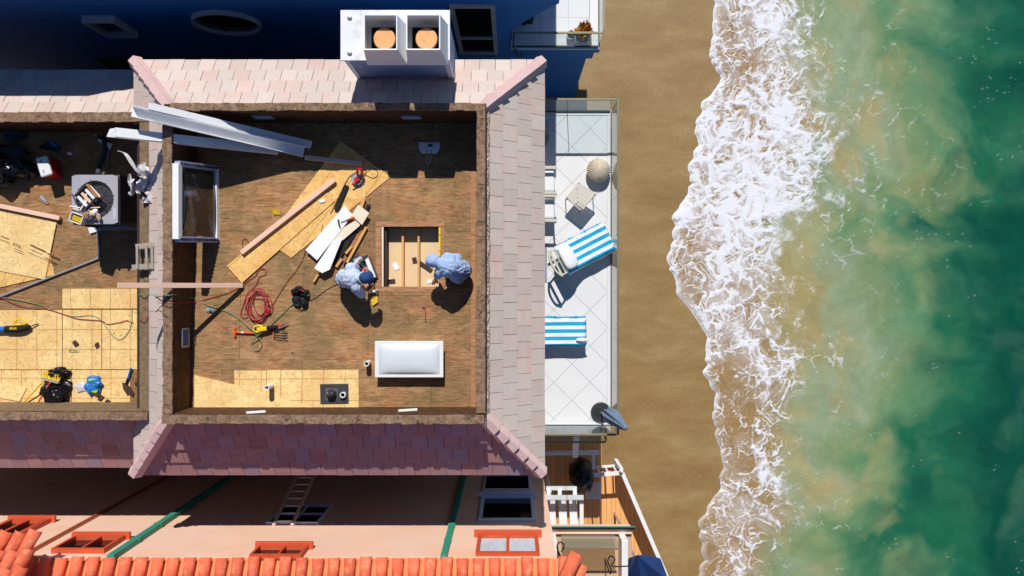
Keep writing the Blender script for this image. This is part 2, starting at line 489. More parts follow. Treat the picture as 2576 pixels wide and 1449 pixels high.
mt['pinkwall'] = M("salmon_stucco", S(248,206,182), 0.9, 0.05, 0.9, kind='pos', dirt=S(244,192,152), dirtlo=0.46, dirthi=0.74, dirtscale=0.8, bump=0.25, bscale=55)
mt['redframe'] = M("brick_red_window_paint", S(206,86,52), 0.55, 0.12, 4)
mt['whiteframe'] = M("white_window_frame", S(214,220,236), 0.5, 0.05)
mt['greenpipe'] = M("green_downpipe_paint", S(62,152,128), 0.5, 0.1, 4)
mt['thinpipe'] = M("salmon_conduit", S(190,112,78), 0.6, 0.1)
mt['clay'] = M("clay_barrel_tile", S(236,112,76), 0.85, 0.16, 5, rand=0.32, dirt=S(246,162,120), dirtlo=0.50, dirthi=0.72, dirtscale=7, bump=0.2)
mt['claypan'] = M("clay_pan_tile", S(240,140,92), 0.8, 0.12, 5, rand=0.12)
mt['redwood'] = M("redwood_decking", S(252,182,114), 0.7, 0.14, 3, stretch=(30,1.2,30), rand=0.14)
mt['tan'] = M("tan_deck_coating", S(206,172,140), 0.9, 0.06, 2)
mt['navy'] = M("navy_umbrella_cloth", S(32,66,126), 0.8, 0.15, 4)
mt['greyblue'] = M("grey_blue_umbrella_cloth", S(120,140,166), 0.85, 0.15, 5, bump=0.3)
mt['wicker'] = M("cream_knit_wool", S(224,212,192), 0.95, 0.12, 12, bump=0.8, bscale=60)
mt['teak'] = M("pale_weathered_teak", S(214,208,194), 0.7, 0.1, 4, stretch=(2,24,24))
mt['teakbrown'] = M("tan_teak_slat", S(206,178,150), 0.7, 0.12, 4, stretch=(2,24,24))
mt['cushion'] = M("white_cushion", S(240,240,242), 0.9, 0.04, 5, bump=0.3, bscale=7)
mt['mat'] = M("grey_rubber_mat", S(150,158,170), 0.9, 0.2, 60)
mt['insul'] = M("pipe_insulation", S(70,74,80), 0.7, 0.3, 20, bump=0.6, bscale=40)
mt['plasticsheet'] = M("crumpled_clear_sheet", S(214,210,214), 0.25, 0.25, 12, bump=0.6, bscale=14)
mt['leaf'] = M("succulent_leaf", S(120,132,66), 0.6, 0.35, 9, rand=0.2)
mt['leafgrey'] = M("grey_green_leaf", S(150,156,140), 0.7, 0.3, 9)
mt['leafamber'] = M("amber_dry_leaf", S(206,150,52), 0.7, 0.35, 9, rand=0.2)
mt['leafred'] = M("red_succulent_leaf", S(196,84,66), 0.7, 0.3, 9, rand=0.2)
mt['soil'] = M("potting_soil", S(60,46,36), 0.95, 0.4, 20)
mt['potblue'] = M("blue_glazed_pot", S(64,104,128), 0.3, 0.1)
# ================================================================ beach and sea
def vnoise(x, y, seed=0):
    xi = np.floor(x).astype(np.int64); yi = np.floor(y).astype(np.int64)
    fx = x-xi; fy = y-yi
    fx = fx*fx*fx*(fx*(fx*6-15)+10); fy = fy*fy*fy*(fy*(fy*6-15)+10)
    def h(a, b):
        n = (a*374761393 + b*668265263 + seed*974711) & 0xffffffff
        n = ((n ^ (n >> 13))*1274126177) & 0xffffffff
        return ((n ^ (n >> 16)) & 0xffff)/65535.0
    return (h(xi,yi)*(1-fx)+h(xi+1,yi)*fx)*(1-fy)+(h(xi,yi+1)*(1-fx)+h(xi+1,yi+1)*fx)*fy
def fbm(x, y, o=5, seed=0, g=0.55):
    s = 0; a = 1; t = 0
    for k in range(o):
        s = s+a*vnoise(x, y, seed+k*17); t += a; a *= g; x = x*2.03+3.1; y = y*2.03-1.7
    return s/t
def worley(x, y, seed=0):
    xi = np.floor(x).astype(np.int64); yi = np.floor(y).astype(np.int64)
    f1 = np.full(x.shape, 9.0); f2 = np.full(x.shape, 9.0)
    for dx in (-1,0,1):
        for dy in (-1,0,1):
            a = xi+dx; b = yi+dy
            n = (a*374761393+b*668265263+seed*974711) & 0xffffffff
            n = ((n ^ (n >> 13))*1274126177) & 0xffffffff
            px = a+((n >> 3) & 0x3ff)/1023.0; py = b+((n >> 14) & 0x3ff)/1023.0
            d = np.hypot(px-x, py-y)
            f2 = np.where(d < f1, f1, np.minimum(f2, d)); f1 = np.minimum(f1, d)
    return f1, f2
def sst(a, b, x):
    t = np.clip((x-a)/(b-a), 0, 1); return t*t*(3-2*t)

front_px = [(-200,1790),(0,1795),(50,1800),(100,1790),(150,1800),(210,1815),(270,1765),(350,1757),(430,1740),(500,1733),(550,1695),(610,1706),(680,1685),(740,1712),(800,1745),(850,1783),(920,1776),(960,1790),(1010,1805),(1080,1800),(1130,1822),(1200,1812),(1230,1820),(1270,1782),(1310,1767),(1360,1776),(1449,1765),(1700,1760)]
back_px = [(-200,2030),(0,2030),(60,2035),(150,2042),(220,2060),(280,2082),(350,2100),(430,2088),(505,2082),(530,2040),(548,1990),(590,1962),(620,1985),(660,1952),(700,1990),(770,2002),(830,1988),(900,2022),(960,2030),(1010,2010),(1050,1990),(1120,1990),(1180,1975),(1240,1998),(1310,2012),(1360,1972),(1449,1962),(1700,1960)]
kpx = HCAM/FPX
def curve(tab, Y):
    ys = np.array([(724.5-t[0])*kpx for t in tab])[::-1]; xs = np.array([(t[1]-1288)*kpx for t in tab])[::-1]
    return np.interp(Y, ys, xs)

sx_ = np.concatenate([[0.0, 0.004, 0.012], np.arange(0.025, 5.2, 0.022), np.arange(5.2, 11.6, 0.045), 11.6+np.geomspace(0.1, 900, 40)])
fy_ = np.concatenate([-(9.5+np.geomspace(0.1, 900, 40))[::-1], np.arange(-9.5, 9.5, 0.024), 9.5+np.geomspace(0.1, 900, 40)])
GS, GY = np.meshgrid(sx_, fy_)
ph = GY*0.85+1.3*fbm(GY*0.5+3, GY*0+1, 3, 201); ph2 = GY*2.3+1.5*fbm(GY*1.1+7, GY*0+4, 3, 203)
fr = curve(front_px, GY)+0.06-0.17*np.abs(np.sin(math.pi*ph))*(0.4+0.9*fbm(GY*0.9, GY*0+9, 2, 205))-0.075*np.abs(np.sin(math.pi*ph2))*sst(0.35,0.65,fbm(GY*1.3+2, GY*0+3, 3, 207))+0.08*(fbm(GY*5+5, GY*0+7, 4, 5)-0.5)
GX = GS+fr
bk = curve(back_px, GY)+0.5*(fbm(GX*1.5, GY*1.5, 4, 9)-0.5)
u = (GX-fr)/np.maximum(bk-fr, 0.3)
ypx = 724.5-GY/kpx
# foam
wx = fbm(GX*1.1, GY*1.1, 4, 21)-0.5; wy = fbm(GX*1.1, GY*1.1, 4, 22)-0.5
ax = GX+0.9*wx; ay = GY+0.9*wy
w2x = fbm(ax*3.2, ay*3.2, 4, 31)-0.5; w2y = fbm(ax*3.2, ay*3.2, 4, 32)-0.5
bx_ = ax+0.34*w2x; by_ = ay+0.34*w2y
f1, f2 = worley(bx_*2.0, by_*1.75, 3); e1 = f2-f1
g1, g2 = worley((bx_+0.12*w2y)*4.4+9, (by_+0.12*w2x)*3.9, 5); e2 = g2-g1
h1, h2 = worley(bx_*9.5+3, by_*8.6, 6); e3 = h2-h1
streak = fbm(bx_*4.2, by_*4.2, 5, 41, 0.62)
patch = fbm(GX*0.75+4, GY*0.75, 4, 51)
dens = np.interp(ypx, [0, 200, 380, 520, 620, 720, 840, 920, 980, 1060, 1150, 1260, 1330, 1449], [0.66,0.70,0.78,0.84,0.70,0.60,0.58,0.46,0.34,0.37,0.33,0.40,0.30,0.28])
dens = dens-0.10+0.75*(patch-0.5)+0.5*(streak-0.45)
dens = dens+0.30*np.exp(-(np.maximum(u,0)/0.06)**2)*(0.4+0.6*sst(1100, 880, ypx))
ridge = np.interp(ypx, [0,300,560,760,900,1000,1200,1449],[0.55,0.62,0.45,0.34,0.55,0.62,0.70,0.55])
dens = dens+0.24*np.exp(-((u-ridge-0.35*(fbm(GY*0.8,GX*0.8,3,71)-0.5))/0.11)**2)
edge = sst(1.15, 0.80, u+0.5*(fbm(GX*2.5, GY*2.5, 4, 61)-0.5))
dens = np.clip(dens, 0.02, 1.1)*(0.35+0.65*edge)
w1_ = 0.035+0.42*dens**1.8; w2_ = 0.03+0.52*dens**1.9; w3_ = 0.02+0.60*dens**2.2
L1 = 1-sst(w1_*0.25, w1_, e1); L2 = 1-sst(w2_*0.25, w2_, e2); L3 = 1-sst(w3_*0.2, w3_, e3)
brk = sst(0.30, 0.55, fbm(GX*3.1+2, GY*3.1, 4, 81)+0.35*(dens-0.4))
foam = 1-(1-0.95*L1*(0.25+0.75*brk))*(1-0.80*L2*brk)*(1-0.62*L3*sst(0.25,0.7,dens))
foam = foam*edge
rim = np.exp(-(np.maximum(u*np.maximum(bk-fr,0.3)-0.02,0)/(0.05+0.10*fbm(GY*3+9,GX*0.5,3,83)))**2)*(0.45+0.55*sst(1150,900,ypx))
foam = np.maximum(foam, 0.92*rim)
lace = 0.5*L1+0.5*L2
out = sst(0.95, 1.05, u)*sst(2.4, 1.1, u)*sst(0.50, 0.62, fbm(GX*1.0+31, GY*1.0, 4, 77))
foam = np.maximum(foam, out*0.55*(1-sst(0.02, 0.10, e1))*sst(0.45, 0.6, streak))
sp1, _s = worley(GX*4.2+40, GY*4.2, 91)
fl = sst(0.16, 0.05, sp1)*sst(0.68, 0.76, fbm(GX*1.3, GY*1.3+8, 3, 93))*(u > 1.2)*(u < 9)
foam = np.clip(np.maximum(foam, 0.3*fl), 0, 1)
film = 0.46*edge*sst(0.30, 0.62, fbm(bx_*2.4, by_*2.4, 5, 101))*np.clip(dens*1.2, 0, 1)
foam = np.clip(np.maximum(foam, film), 0, 1)
# turbid water
def lin(r, g, b): return np.array(S(r,g,b)[:3])
q1x = fbm(GX*0.33+3, GY*0.33, 3, 111)-0.5; q1y = fbm(GX*0.33, GY*0.33+6, 3, 112)-0.5
tx = GX+2.6*q1x; ty = GY+2.6*q1y
sed = fbm(tx*0.36, ty*0.36, 4, 121, 0.46)
sed2 = fbm(tx*0.8+7, ty*0.8, 5, 131, 0.52)
far = (GX-bk)/(7.0+1.0*np.sin(GY*0.35+1.0))
deep = np.clip(0.12+far*1.12+0.95*(0.5-sed)+0.40*(0.5-sed2), 0, 1.3)
c_sand = lin(166,148,98); c_tan = lin(164,160,116); c_pale = lin(148,164,130); c_mid = lin(96,138,96); c_green = lin(36,106,76); c_deep = lin(12,78,60)
stops = [(-0.05,c_sand),(0.05,c_tan),(0.28,c_pale),(0.46,lin(128,150,106)),(0.64,c_mid),(0.86,c_green),(1.2,c_deep)]
wc = np.stack([np.interp(deep, [s_[0] for s_ in stops], [s_[1][k] for s_ in stops]) for k in range(3)], -1)
pl = (sst(0.48, 0.80, sed2)*sst(0.75, 0.15, far))[..., None]
wc = wc*(1-0.45*pl)+lin(180,160,106)*0.45*pl
dk = (sst(0.50, 0.82, fbm(tx*0.8+20, ty*0.8, 5, 141))*sst(0.25,0.6,far))[..., None]
wc = wc*(1-0.45*dk)+lin(16,74,66)*0.45*dk
pv = (sst(0.46,0.84,fbm(tx*0.6+50, ty*0.6, 5, 151))*sst(0.1,0.4,far))[...,None]
wc = wc*(1-0.22*pv)+lin(112,160,128)*0.22*pv
shal = sst(1.05, 0.45, u)[..., None]
wc = wc*(1-shal)+lin(160,130,86)*shal
wisp = fbm(tx*1.1+0.6*ty, ty*2.3, 5, 163, 0.6)
wc = wc*(0.84+0.32*wisp)[..., None]*(0.93+0.14*fbm(GX*6, GY*6, 3, 161))[..., None]
zz = 0.012+0.025*foam*(0.4+0.6*streak)+0.03*sst(-0.02, 0.10, u)+0.05*(fbm(GX*1.2, GY*0.5, 3, 171)-0.4)*sst(0.2,1,u)
zz = 0.004+(zz+0.012)*sst(0.0, 0.10, GS)
ny, nx = GX.shape
verts = np.stack([GX, GY, zz], -1).reshape(-1, 3)
inside = np.ones(u.shape, bool)
idx = np.arange(nx*ny).reshape(ny, nx)
qk = inside[:-1,:-1] & inside[1:,:-1] & inside[:-1,1:] & inside[1:,1:]
quads = np.stack([idx[:-1,:-1], idx[:-1,1:], idx[1:,1:], idx[1:,:-1]], -1)[qk]
used = np.zeros(nx*ny, bool); used[quads.ravel()] = True
remap = np.cumsum(used)-1
quads = remap[quads]; verts = verts[used]
me = bpy.data.meshes.new("sea")
me.vertices.add(len(verts)); me.vertices.foreach_set("co", verts.astype(np.float32).ravel())
me.loops.add(len(quads)*4); me.loops.foreach_set("vertex_index", quads.astype(np.int32).ravel())
me.polygons.add(len(quads)); me.polygons.foreach_set("loop_start", np.arange(0, len(quads)*4, 4, dtype=np.int32))
me.polygons.foreach_set("use_smooth", np.ones(len(quads), bool))
me.update(calc_edges=True)
ca = me.color_attributes.new("water", 'FLOAT_COLOR', 'POINT')
ca.data.foreach_set("color", np.concatenate([wc.reshape(-1,3)[used], foam.reshape(-1,1)[used]], 1).astype(np.float32).ravel())
n = N("sea_water_and_foam")
at = n.n("ShaderNodeAttribute"); at.attribute_name = "water"
v = n.coord('pos', (1,1,1))
fn_ = n.noise(v, 28, 3, 0.6)
fac = n.math('ADD', at.outputs["Alpha"], n.math('MULTIPLY', n.math('SUBTRACT', fn_, 0.5), n.math('MULTIPLY', at.outputs["Alpha"], 0.9)), True)
grain = n.ramp(n.noise(v, 30, 3, 0.6), [(0.3,(0.88,0.88,0.88,1)),(0.7,(1.12,1.12,1.12,1))])
col = n.mix(n.step(fac, 0.02, 1.0), n.mix(1.0, at.outputs["Color"], grain, 'MULTIPLY'), S(238,240,246))
rg = n.n("ShaderNodeMapRange"); n.l(fac, rg.inputs[0]); rg.inputs[3].default_value = 0.22; rg.inputs[4].default_value = 0.8
n.l(rg.outputs[0], n.b.inputs["Roughness"])
bp = n.n("ShaderNodeBump"); bp.inputs["Strength"].default_value = 0.5; bp.inputs["Distance"].default_value = 0.03
n.l(n.math('ADD', n.noise(n.coord('pos',(1.0,0.6,1)), 5, 4, 0.6), n.math('MULTIPLY', fac, 0.35)), bp.inputs["Height"]); n.l(bp.outputs[0], n.b.inputs["Normal"])
n.l(col, n.b.inputs["Base Color"]); n.b.inputs["Specular IOR Level"].default_value = 0.35
me.materials.append(n.mat)
link("sea", me, (0,0,0), kind="structure")

# wet sand: one sheet to the horizon
n = N("wet_sand")
v = n.coord('pos', (1,1,1))
st = n.noise(n.coord('pos', (0.5, 1.3, 1)), 1.0, 8, 0.65, 0.3)
col = n.ramp(st, [(0.28, S(138,108,64)), (0.5, S(154,125,78)), (0.72, S(170,144,98))])
gr = n.noise(v, 13, 8, 0.85)
col = n.mix(1.0, col, n.ramp(gr, [(0.3, (0.78,0.78,0.78,1)), (0.7, (1.2,1.2,1.2,1))]), 'MULTIPLY')
spz = n.step(n.noise(n.coord('pos', (0.5, 1.6, 1)), 0.9, 5, 0.7), 0.44, 0.62)
spk = n.step(n.noise(n.coord('pos',(1,1.5,1)), 12, 6, 0.85), 0.58, 0.70)
col = n.mix(n.math('MULTIPLY', n.math('MULTIPLY', spk, spz), 0.85), col, S(228,216,188))  # pale specks: sun glints off wet grains, painted into the colour
n.bump(n.noise(v, 40, 5, 0.7), 0.15, 0.01)
sand_m = n.fin(col, 0.5, 0, 0.35)
mb = MB(); mb.add([(-900,-900,0),(900,-900,0),(900,900,0),(-900,900,0)], [(0,1,2,3)])
mb.build("beach_sand", sand_m, base=(0,0,0), kind="structure")
# ================================================================ roofs helper
def tile_mesh(poly, vmax, name="roof_tile", th=0.026, lo=0.05, hi=0.018, mat=None):
    """poly in (u,v); lower edge stands proud so that each course casts a line of shade"""
    mb = MB(); f = lambda p: lo+(hi-lo)*(p[1]/vmax)
    mb.prism([tuple(p) for p in poly], lambda p: f(p)-th, f)
    me = bpy.data.meshes.new(name); me.from_pydata([tuple(p) for p in mb.v], [], mb.f); me.materials.append(mat or mt['tile']); return me
def slope(parent, origin, udir, vdir, ulen, vlen, cuts, tw=0.30, courses=4, seed=0, keep=None, mat=None):
    """lay courses of tiles on a slope; origin is an eave corner, cuts are half planes in (u,v)"""
    origin = Vector(origin); u = Vector(udir).normalized(); v = Vector(vdir).normalized(); nrm = u.cross(v)
    R = Matrix((u, v, nrm)).transposed()
    ex = vlen/courses; g = 0.004; ov = 0.05; r = random.Random(seed)
    full = tile_mesh([(g,0),(tw-g,0),(tw-g,ex+ov),(g,ex+ov)], ex+ov, mat=mat)
    out = []
    for c in range(courses):
        off = (0 if c % 2 == 0 else tw*0.5)-tw
        for k in range(int(ulen/tw)+3):
            u0 = off+k*tw; v0 = c*ex-0.03
            pl = [(u0+g,v0),(u0+tw-g,v0),(u0+tw-g,v0+ex+ov),(u0+g,v0+ex+ov)]
            q = pl
            for (a,b,cc) in cuts:
                q = clip(q, a, b, cc)
                if len(q) < 3: break
            if len(q) < 3 or area(q) < 0.004: continue
            jit = r.uniform(-0.004, 0.004)
            if abs(area(q)-area(pl)) < 1e-5: me = full
            else: me = tile_mesh([(p[0]-u0, p[1]-v0) for p in q], ex+ov, mat=mat)
            pos = origin+u*u0+v*(v0+jit)+nrm*r.uniform(0,0.004)
            if keep and not keep(pos+u*tw/2+v*ex/2): continue
            Rj = R @ Matrix.Rotation(r.uniform(-0.006,0.006), 3, 'Z')
            out.append(link("roof_tile", me, pos, parent, R=Rj))
    return out
def ridge_row(parent, a, b, n_, w=0.22, name="hip_tile"):
    a = Vector(a); b = Vector(b); L = (b-a).length/n_
    d = (b-a).normalized(); s_ = Vector((0,0,1)).cross(d).normalized(); up = d.cross(s_)
    mb = MB(); e = L+0.06
    prof = [(-w*0.62,-0.10),(-w*0.30,0.035),(w*0.30,0.035),(w*0.62,-0.10)]
    vs = []
    for x, z_, k in ((0,0.075,1.06),(e,0.0,0.84)):
        for (y,z) in prof: vs.append((x, y*k, z+z_))
        for (y,z) in reversed(prof): vs.append((x, y*k*0.9, z+z_-0.02))
    mb.add(vs, [(i,(i+1)%8,8+(i+1)%8,8+i) for i in range(8)]+[(7,6,5,4,3,2,1,0),(8,9,10,11,12,13,14,15)])
    me = bpy.data.meshes.new(name); me.from_pydata([tuple(p) for p in mb.v], [], mb.f); me.materials.append(mt['hip'])
    R = Matrix((d, s_, up)).transposed()
    for k in range(n_):
        link(name, me, a+d*(k*L), parent, R=R)

# ================================================================ main beach house
XL, XR, YT, YB = -6.22, -0.49, 3.29, -2.38      # outer faces of the main parapet
EXL, EXR, EYT, EYB = -7.27, 0.58, 4.368, -3.567  # eaves of the main roof
house = thing("beach_house", (-3.3, 0.4, 0), "large house with mauve tiled mansard roof edge around a stripped plywood roof deck", "house")
mb = MB(); mb.aabb(-6.95, 0.25, -3.25, 4.05, 0, 7.35)
mb.build("wall", mt['stucco_house'], house)
# mansard underlay: four slopes
mb = MB(); t = 0.0
A = [(EXL,EYB,ZE),(EXR,EYB,ZE),(EXR,EYT,ZE),(EXL,EYT,ZE)]; B = [(XL,YB,ZT),(XR,YB,ZT),(XR,YT,ZT),(XL,YT,ZT)]
mb.add(A+B, [(0,1,5,4),(1,2,6,5),(2,3,7,6),(3,0,4,7)])
mb.add([(p[0],p[1],p[2]-0.12) for p in A]+A, [(0,1,5,4),(1,2,6,5),(2,3,7,6),(3,0,4,7),(3,2,1,0)])
roof = mb.build("tile_roof", mt['under'], house)
def hips(L, V, left, right):
    """half planes of a hipped slope in (u,v): left/right horizontal run of the hip over the slope"""
    return [(-V, left, 0.0), (V, right, V*L)]
def do_slope(par, e0, e1, r0, r1, seed, courses=4, extra=(), keep=None, hipl=True, hipr=True, mat=None):
    e0, e1, r0, r1 = (Vector(p) for p in (e0,e1,r0,r1))
    u = (e1-e0).normalized(); L = (e1-e0).length
    hl = (r0-e0).dot(u); hr = (e1-r1).dot(u)
    vv = (r0-e0)-u*hl; V = vv.length
    cuts = []
    if hipl: cuts.append((-V, hl, 0.0))
    if hipr: cuts.append((V, hr, V*L))
    return slope(par, e0, u, vv, L, V, cuts+list(extra), courses=courses, seed=seed, keep=keep, mat=mat)
do_slope(roof, A[1], A[2], B[1], B[2], 1)
do_slope(roof, A[2], A[3], B[2], B[3], 2)
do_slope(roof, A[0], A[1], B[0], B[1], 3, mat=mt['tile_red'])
do_slope(roof, A[3], A[0], B[3], B[0], 4, keep=lambda p: p.x > -6.9 or p.y > 3.3 or p.y < -2.55)
up = Vector((0,0,0.07))
ridge_row(roof, Vector(A[2])+up, Vector(B[2])+up, 6)
ridge_row(roof, Vector(A[1])+up, Vector(B[1])+up, 6)
ridge_row(roof, Vector(A[0])+up, Vector(B[0])+up, 6)
ridge_row(roof, Vector(A[3])+up, Vector(B[3])+up, 6)
# parapet: four walls and their caps
TI = 0.11
IXL, IXR, IYT, IYB = XL+0.15, XR-0.13, YT-TI, YB+0.13
par = MB().aabb(XL, IXL, YB, YT, 7.5, ZP-0.03).build("parapet_wall", mt['pwall'], house)
MB().aabb(IXR, XR, YB, YT, 7.5, ZP-0.03).build("parapet_wall", mt['pwall'], house)
MB().aabb(IXL, IXR, IYT, YT, 7.5, ZP-0.03).build("parapet_wall", mt['pwall'], house)
MB().aabb(IXL, IXR, YB, IYB, 7.5, ZPB-0.03).build("parapet_wall", mt['pwall'], house)
def capstrip(x0, x1, y0, y1, z, seed, alongx, par_):
    r = random.Random(seed); mb = MB()
    # splintered board: broken inner edge
    n_ = int(((x1-x0) if alongx else (y1-y0))/0.13)
    for k in range(n_):
        if alongx:
            a = x0+(x1-x0)*k/n_; b = x0+(x1-x0)*(k+1)/n_
            mb.aabb(a, b-0.001, y0+r.uniform(-0.012,0.012), y1+r.uniform(-0.006,0.006), z-0.03, z+r.uniform(-0.004,0.006))
        else:
            a = y0+(y1-y0)*k/n_; b = y0+(y1-y0)*(k+1)/n_
            mb.aabb(x0+r.uniform(-0.012,0.012), x1+r.uniform(-0.006,0.006), a, b-0.001, z-0.03, z+r.uniform(-0.004,0.006))
    return mb.build("parapet_cap", mt['pcap'], par_)
capstrip(IXL-0.02, IXR+0.02, IYT-0.012, YT+0.01, ZP, 1, True, house)
capstrip(XL-0.01, IXL+0.01, YB, YT-TI-0.015, ZP, 2, False, house)
capstrip(IXR-0.01, XR+0.01, YB+0.15, YT, ZP, 3, False, house)
capstrip(IXL-0.1, XR-0.0, YB-0.01, IYB+0.012, ZPB, 4, True, house)
# thin flashing lip and torn mortar along the sea side
MB().aabb(XR+0.012, XR+0.030, YB, YT, ZT+0.0, ZP+0.015).build("flashing_strip", mt['darkwood'], house)
def torn_line(a, b, out, w, name):
    a = Vector(a); b = Vector(b); o_ = Vector(out); L = (b-a).length; nu = int(L/0.025)
    def fn(u_, v_):
        p = a.lerp(b, u_); n1 = mnoise.noise(Vector((u_*L*9, v_*3, a.x))); n2 = mnoise.noise(Vector((u_*L*26, v_*6, 3.0+a.y)))
        ww = w*(1+0.3*mnoise.noise(Vector((u_*L*5, 0, 7.7))))
        return p+o_*(ww*v_)+Vector((0,0,(0.055*math.sin(v_*math.pi)*(0.7+0.7*n1)+0.03*n2)*(1 if 0<v_<1 else 0)-v_*w*0.6))
    MB().sheet(fn, nu, 5).build(name, mt['lump'], house, kind="stuff")
torn_line((XR+0.028,YT,ZT+0.02),(XR+0.028,YB,ZT+0.02),(1,0,0),0.06,"mortar_line")
torn_line((XL,YT+0.01,ZT+0.02),(-3.4,YT+0.01,ZT+0.02),(0,1,0),0.06,"mortar_line")
# small louvred vents let into the parapet
def louvre(c, along, hgt, nrm, par_):
    c = Vector(c); al = Vector(along); nr = Vector(nrm)
    mb = MB()
    for s_ in (-1,1):
        mb.bar(c+al*s_*0.5-Vector((0,0,hgt/2)), c+al*s_*0.5+Vector((0,0,hgt/2)), 0.03, 0.03, nr)
        mb.bar(c-al*0.5+Vector((0,0,s_*hgt/2)), c+al*0.5+Vector((0,0,s_*hgt/2)), 0.03, 0.03, nr)
    o = mb.build("vent_frame", mt['galv'], par_)
    for k in range(5):
        z = -hgt/2+hgt*(k+0.7)/5.6
        MB().bar(c-al*0.46+Vector((0,0,z)), c+al*0.46+Vector((0,0,z)), 0.012, 0.035, Vector((0,0,1))+nr*0.6).build("vent_slat", mt['galv'], o)
louvre((IXL+0.02, -0.92, 8.42), (0,0.33,0), 0.26, (1,0,0), house)
louvre((-1.86, IYT-0.02, 8.42), (0.33,0,0), 0.2, (0,-1,0), house)
louvre((-4.6, IYT-0.02, 8.42), (0.33,0,0), 0.2, (0,-1,0), house)

# ---- roof deck: plywood sheets with the skylight opening left free
hx0, hx1 = PD(960,600).x, PD(1104,600).x
hy1, hy0 = PD(1000,571).y, PD(1000,721).y
deckmb = MB(); deckmb.prism([(IXL-0.1,IYB-0.1),(hx0,IYB-0.1),(hx0,IYT+0.1),(IXL-0.1,IYT+0.1)], 7.4, lambda p: zdeck(p[1])-0.03)
deckmb.prism([(hx1,IYB-0.1),(IXR+0.1,IYB-0.1),(IXR+0.1,IYT+0.1),(hx1,IYT+0.1)], 7.4, lambda p: zdeck(p[1])-0.03)
deckmb.prism([(hx0,IYB-0.1),(hx1,IYB-0.1),(hx1,hy0),(hx0,hy0)], 7.4, lambda p: zdeck(p[1])-0.03)
deckmb.prism([(hx0,hy1),(hx1,hy1),(hx1,IYT+0.1),(hx0,IYT+0.1)], 7.4, lambda p: zdeck(p[1])-0.03)
deck = deckmb.build("roof_deck", mt['darkwood'], house)
rows = [IYT, 2.30, 1.08, -0.14, -1.36, IYB]
for ri in range(5):
    y1_, y0_ = rows[ri], rows[ri+1]
    xs = [IXL, IXL+(0.9 if ri % 2 else 2.1)]
    while xs[-1] < IXR-0.4: xs.append(min(xs[-1]+2.438, IXR))
    if xs[-1] < IXR: xs[-1] = IXR
    for k in range(len(xs)-1):
        pl = [(xs[k]+0.002,y0_+0.002),(xs[k+1]-0.002,y0_+0.002),(xs[k+1]-0.002,y1_-0.002),(xs[k]+0.002,y1_-0.002)]
        pieces = [clip(pl,1,0,hx0), clip(pl,-1,0,-hx1)]
        mid = clip(clip(pl,-1,0,-hx0),1,0,hx1)
        if len(mid) >= 3: pieces += [clip(mid,0,1,hy0), clip(mid,0,-1,-hy1)]
        jit = rnd.uniform(-0.002,0.003)
        for q in pieces:
            if len(q) >= 3 and area(q) > 0.002:
                MB().prism(q, lambda p: zdeck(p[1])-0.028, lambda p: zdeck(p[1])+jit).build("plywood_sheet", mt['ply'], deck)
# new sheathing let into the deck along the lower edge
def deckpoly(pts, h0, h1, name, m, par_=None, P_=PD, **k):
    c = P_(sum(p[0] for p in pts)/len(pts), sum(p[1] for p in pts)/len(pts))
    pl = [tuple(P_(x,y).xy) for x,y in pts]
    zf = (lambda p: zdeck(p[1])) if P_ is PD else ((lambda p: ZL) if P_ is PL else (lambda p: ZB))
    return MB().prism(pl, lambda p: zf(p)+h0, lambda p: zf(p)+h1).build(name, m, par_, **k)
deckpoly([(590,932),(671,932),(671,1030),(590,1010)], 0.006, 0.016, "osb_panel", mt['osb'], deck)
deckpoly([(672,931),(902,930),(903,1026),(672,1030)], 0.006, 0.016, "osb_panel", mt['osb'], deck)
deckpoly([(490,943),(612,972),(800,1029),(490,1030)], 0.012, 0.021, "osb_panel", mt['osb_plain'], deck)
for pts in ([(905,934),(985,934),(985,1026),(905,1026)],):
    pass
# raw wood trim round the opening
for (a,b,c,d) in ((945,557,1118,570),(945,722,1118,734),(945,571,958,721),(1106,571,1118,721)):
    deckpoly([(a,b),(c,b),(c,d),(a,d)], 0.003, 0.009, "opening_trim", mt['pine_cut'], deck)
deckpoly([(499,1013),(1196,1013),(1196,1024),(903,1026),(499,1031)], 0.0225, 0.0245, "edge_strip", mt['pine_cut'], deck) if False else None
deckpoly([(1185,420),(1196,420),(1196,1024),(1185,1024)], 0.003, 0.006, "edge_strip", mt['pine_cut'], deck)
# opening: ceiling boards, joists and side boards below
zo = zdeck((hy0+hy1)/2)
MB().aabb(hx0-0.1, hx1+0.1, hy0-0.1, hy1+0.1, zo-0.36, zo-0.32).build("ceiling_board", M("bare_plasterboard", S(236,206,160), 0.85, 0.08, 3, dirt=S(220,190,180), dirtlo=0.58, dirthi=0.7, dirtscale=2), house)
for fx in (0.325, 0.605):
    xj = hx0+(hx1-hx0)*fx
    MB().aabb(xj, xj+0.04, hy0-0.05, hy1+0.05, zo-0.318, zo-0.2).build("joist", mt['pine_y'], house)
MB().aabb(hx0+0.002, hx0+0.035, hy0, hy1, zo-0.318, zo-0.015).build("joist", mt['cream'], house)
MB().aabb(hx0+0.05, hx0+0.08, hy0, hy1, zo-0.318, zo-0.1).build("joist", mt['darkwood'], house)
for (x,y,w,h,a,m_) in ((1043,655,12,16,0.2,'darkwood'),(1071,672,40,12,-0.6,'darkwood'),(985,708,20,12,0.1,'darkwood'),(978,704,9,8,0.4,'drywall'),(1085,708,22,9,0.1,'drywall'),(995,670,14,20,0.5,'drywall')):
    p = P(x,y,zo-0.315)
    MB().box((p.x,p.y,zo-0.312), (w*0.0073,h*0.0073,0.01), a).build("plaster_scrap", mt[m_], label="scrap of debris on the ceiling board inside the roof opening", cat="debris", group="scraps in the roof opening")
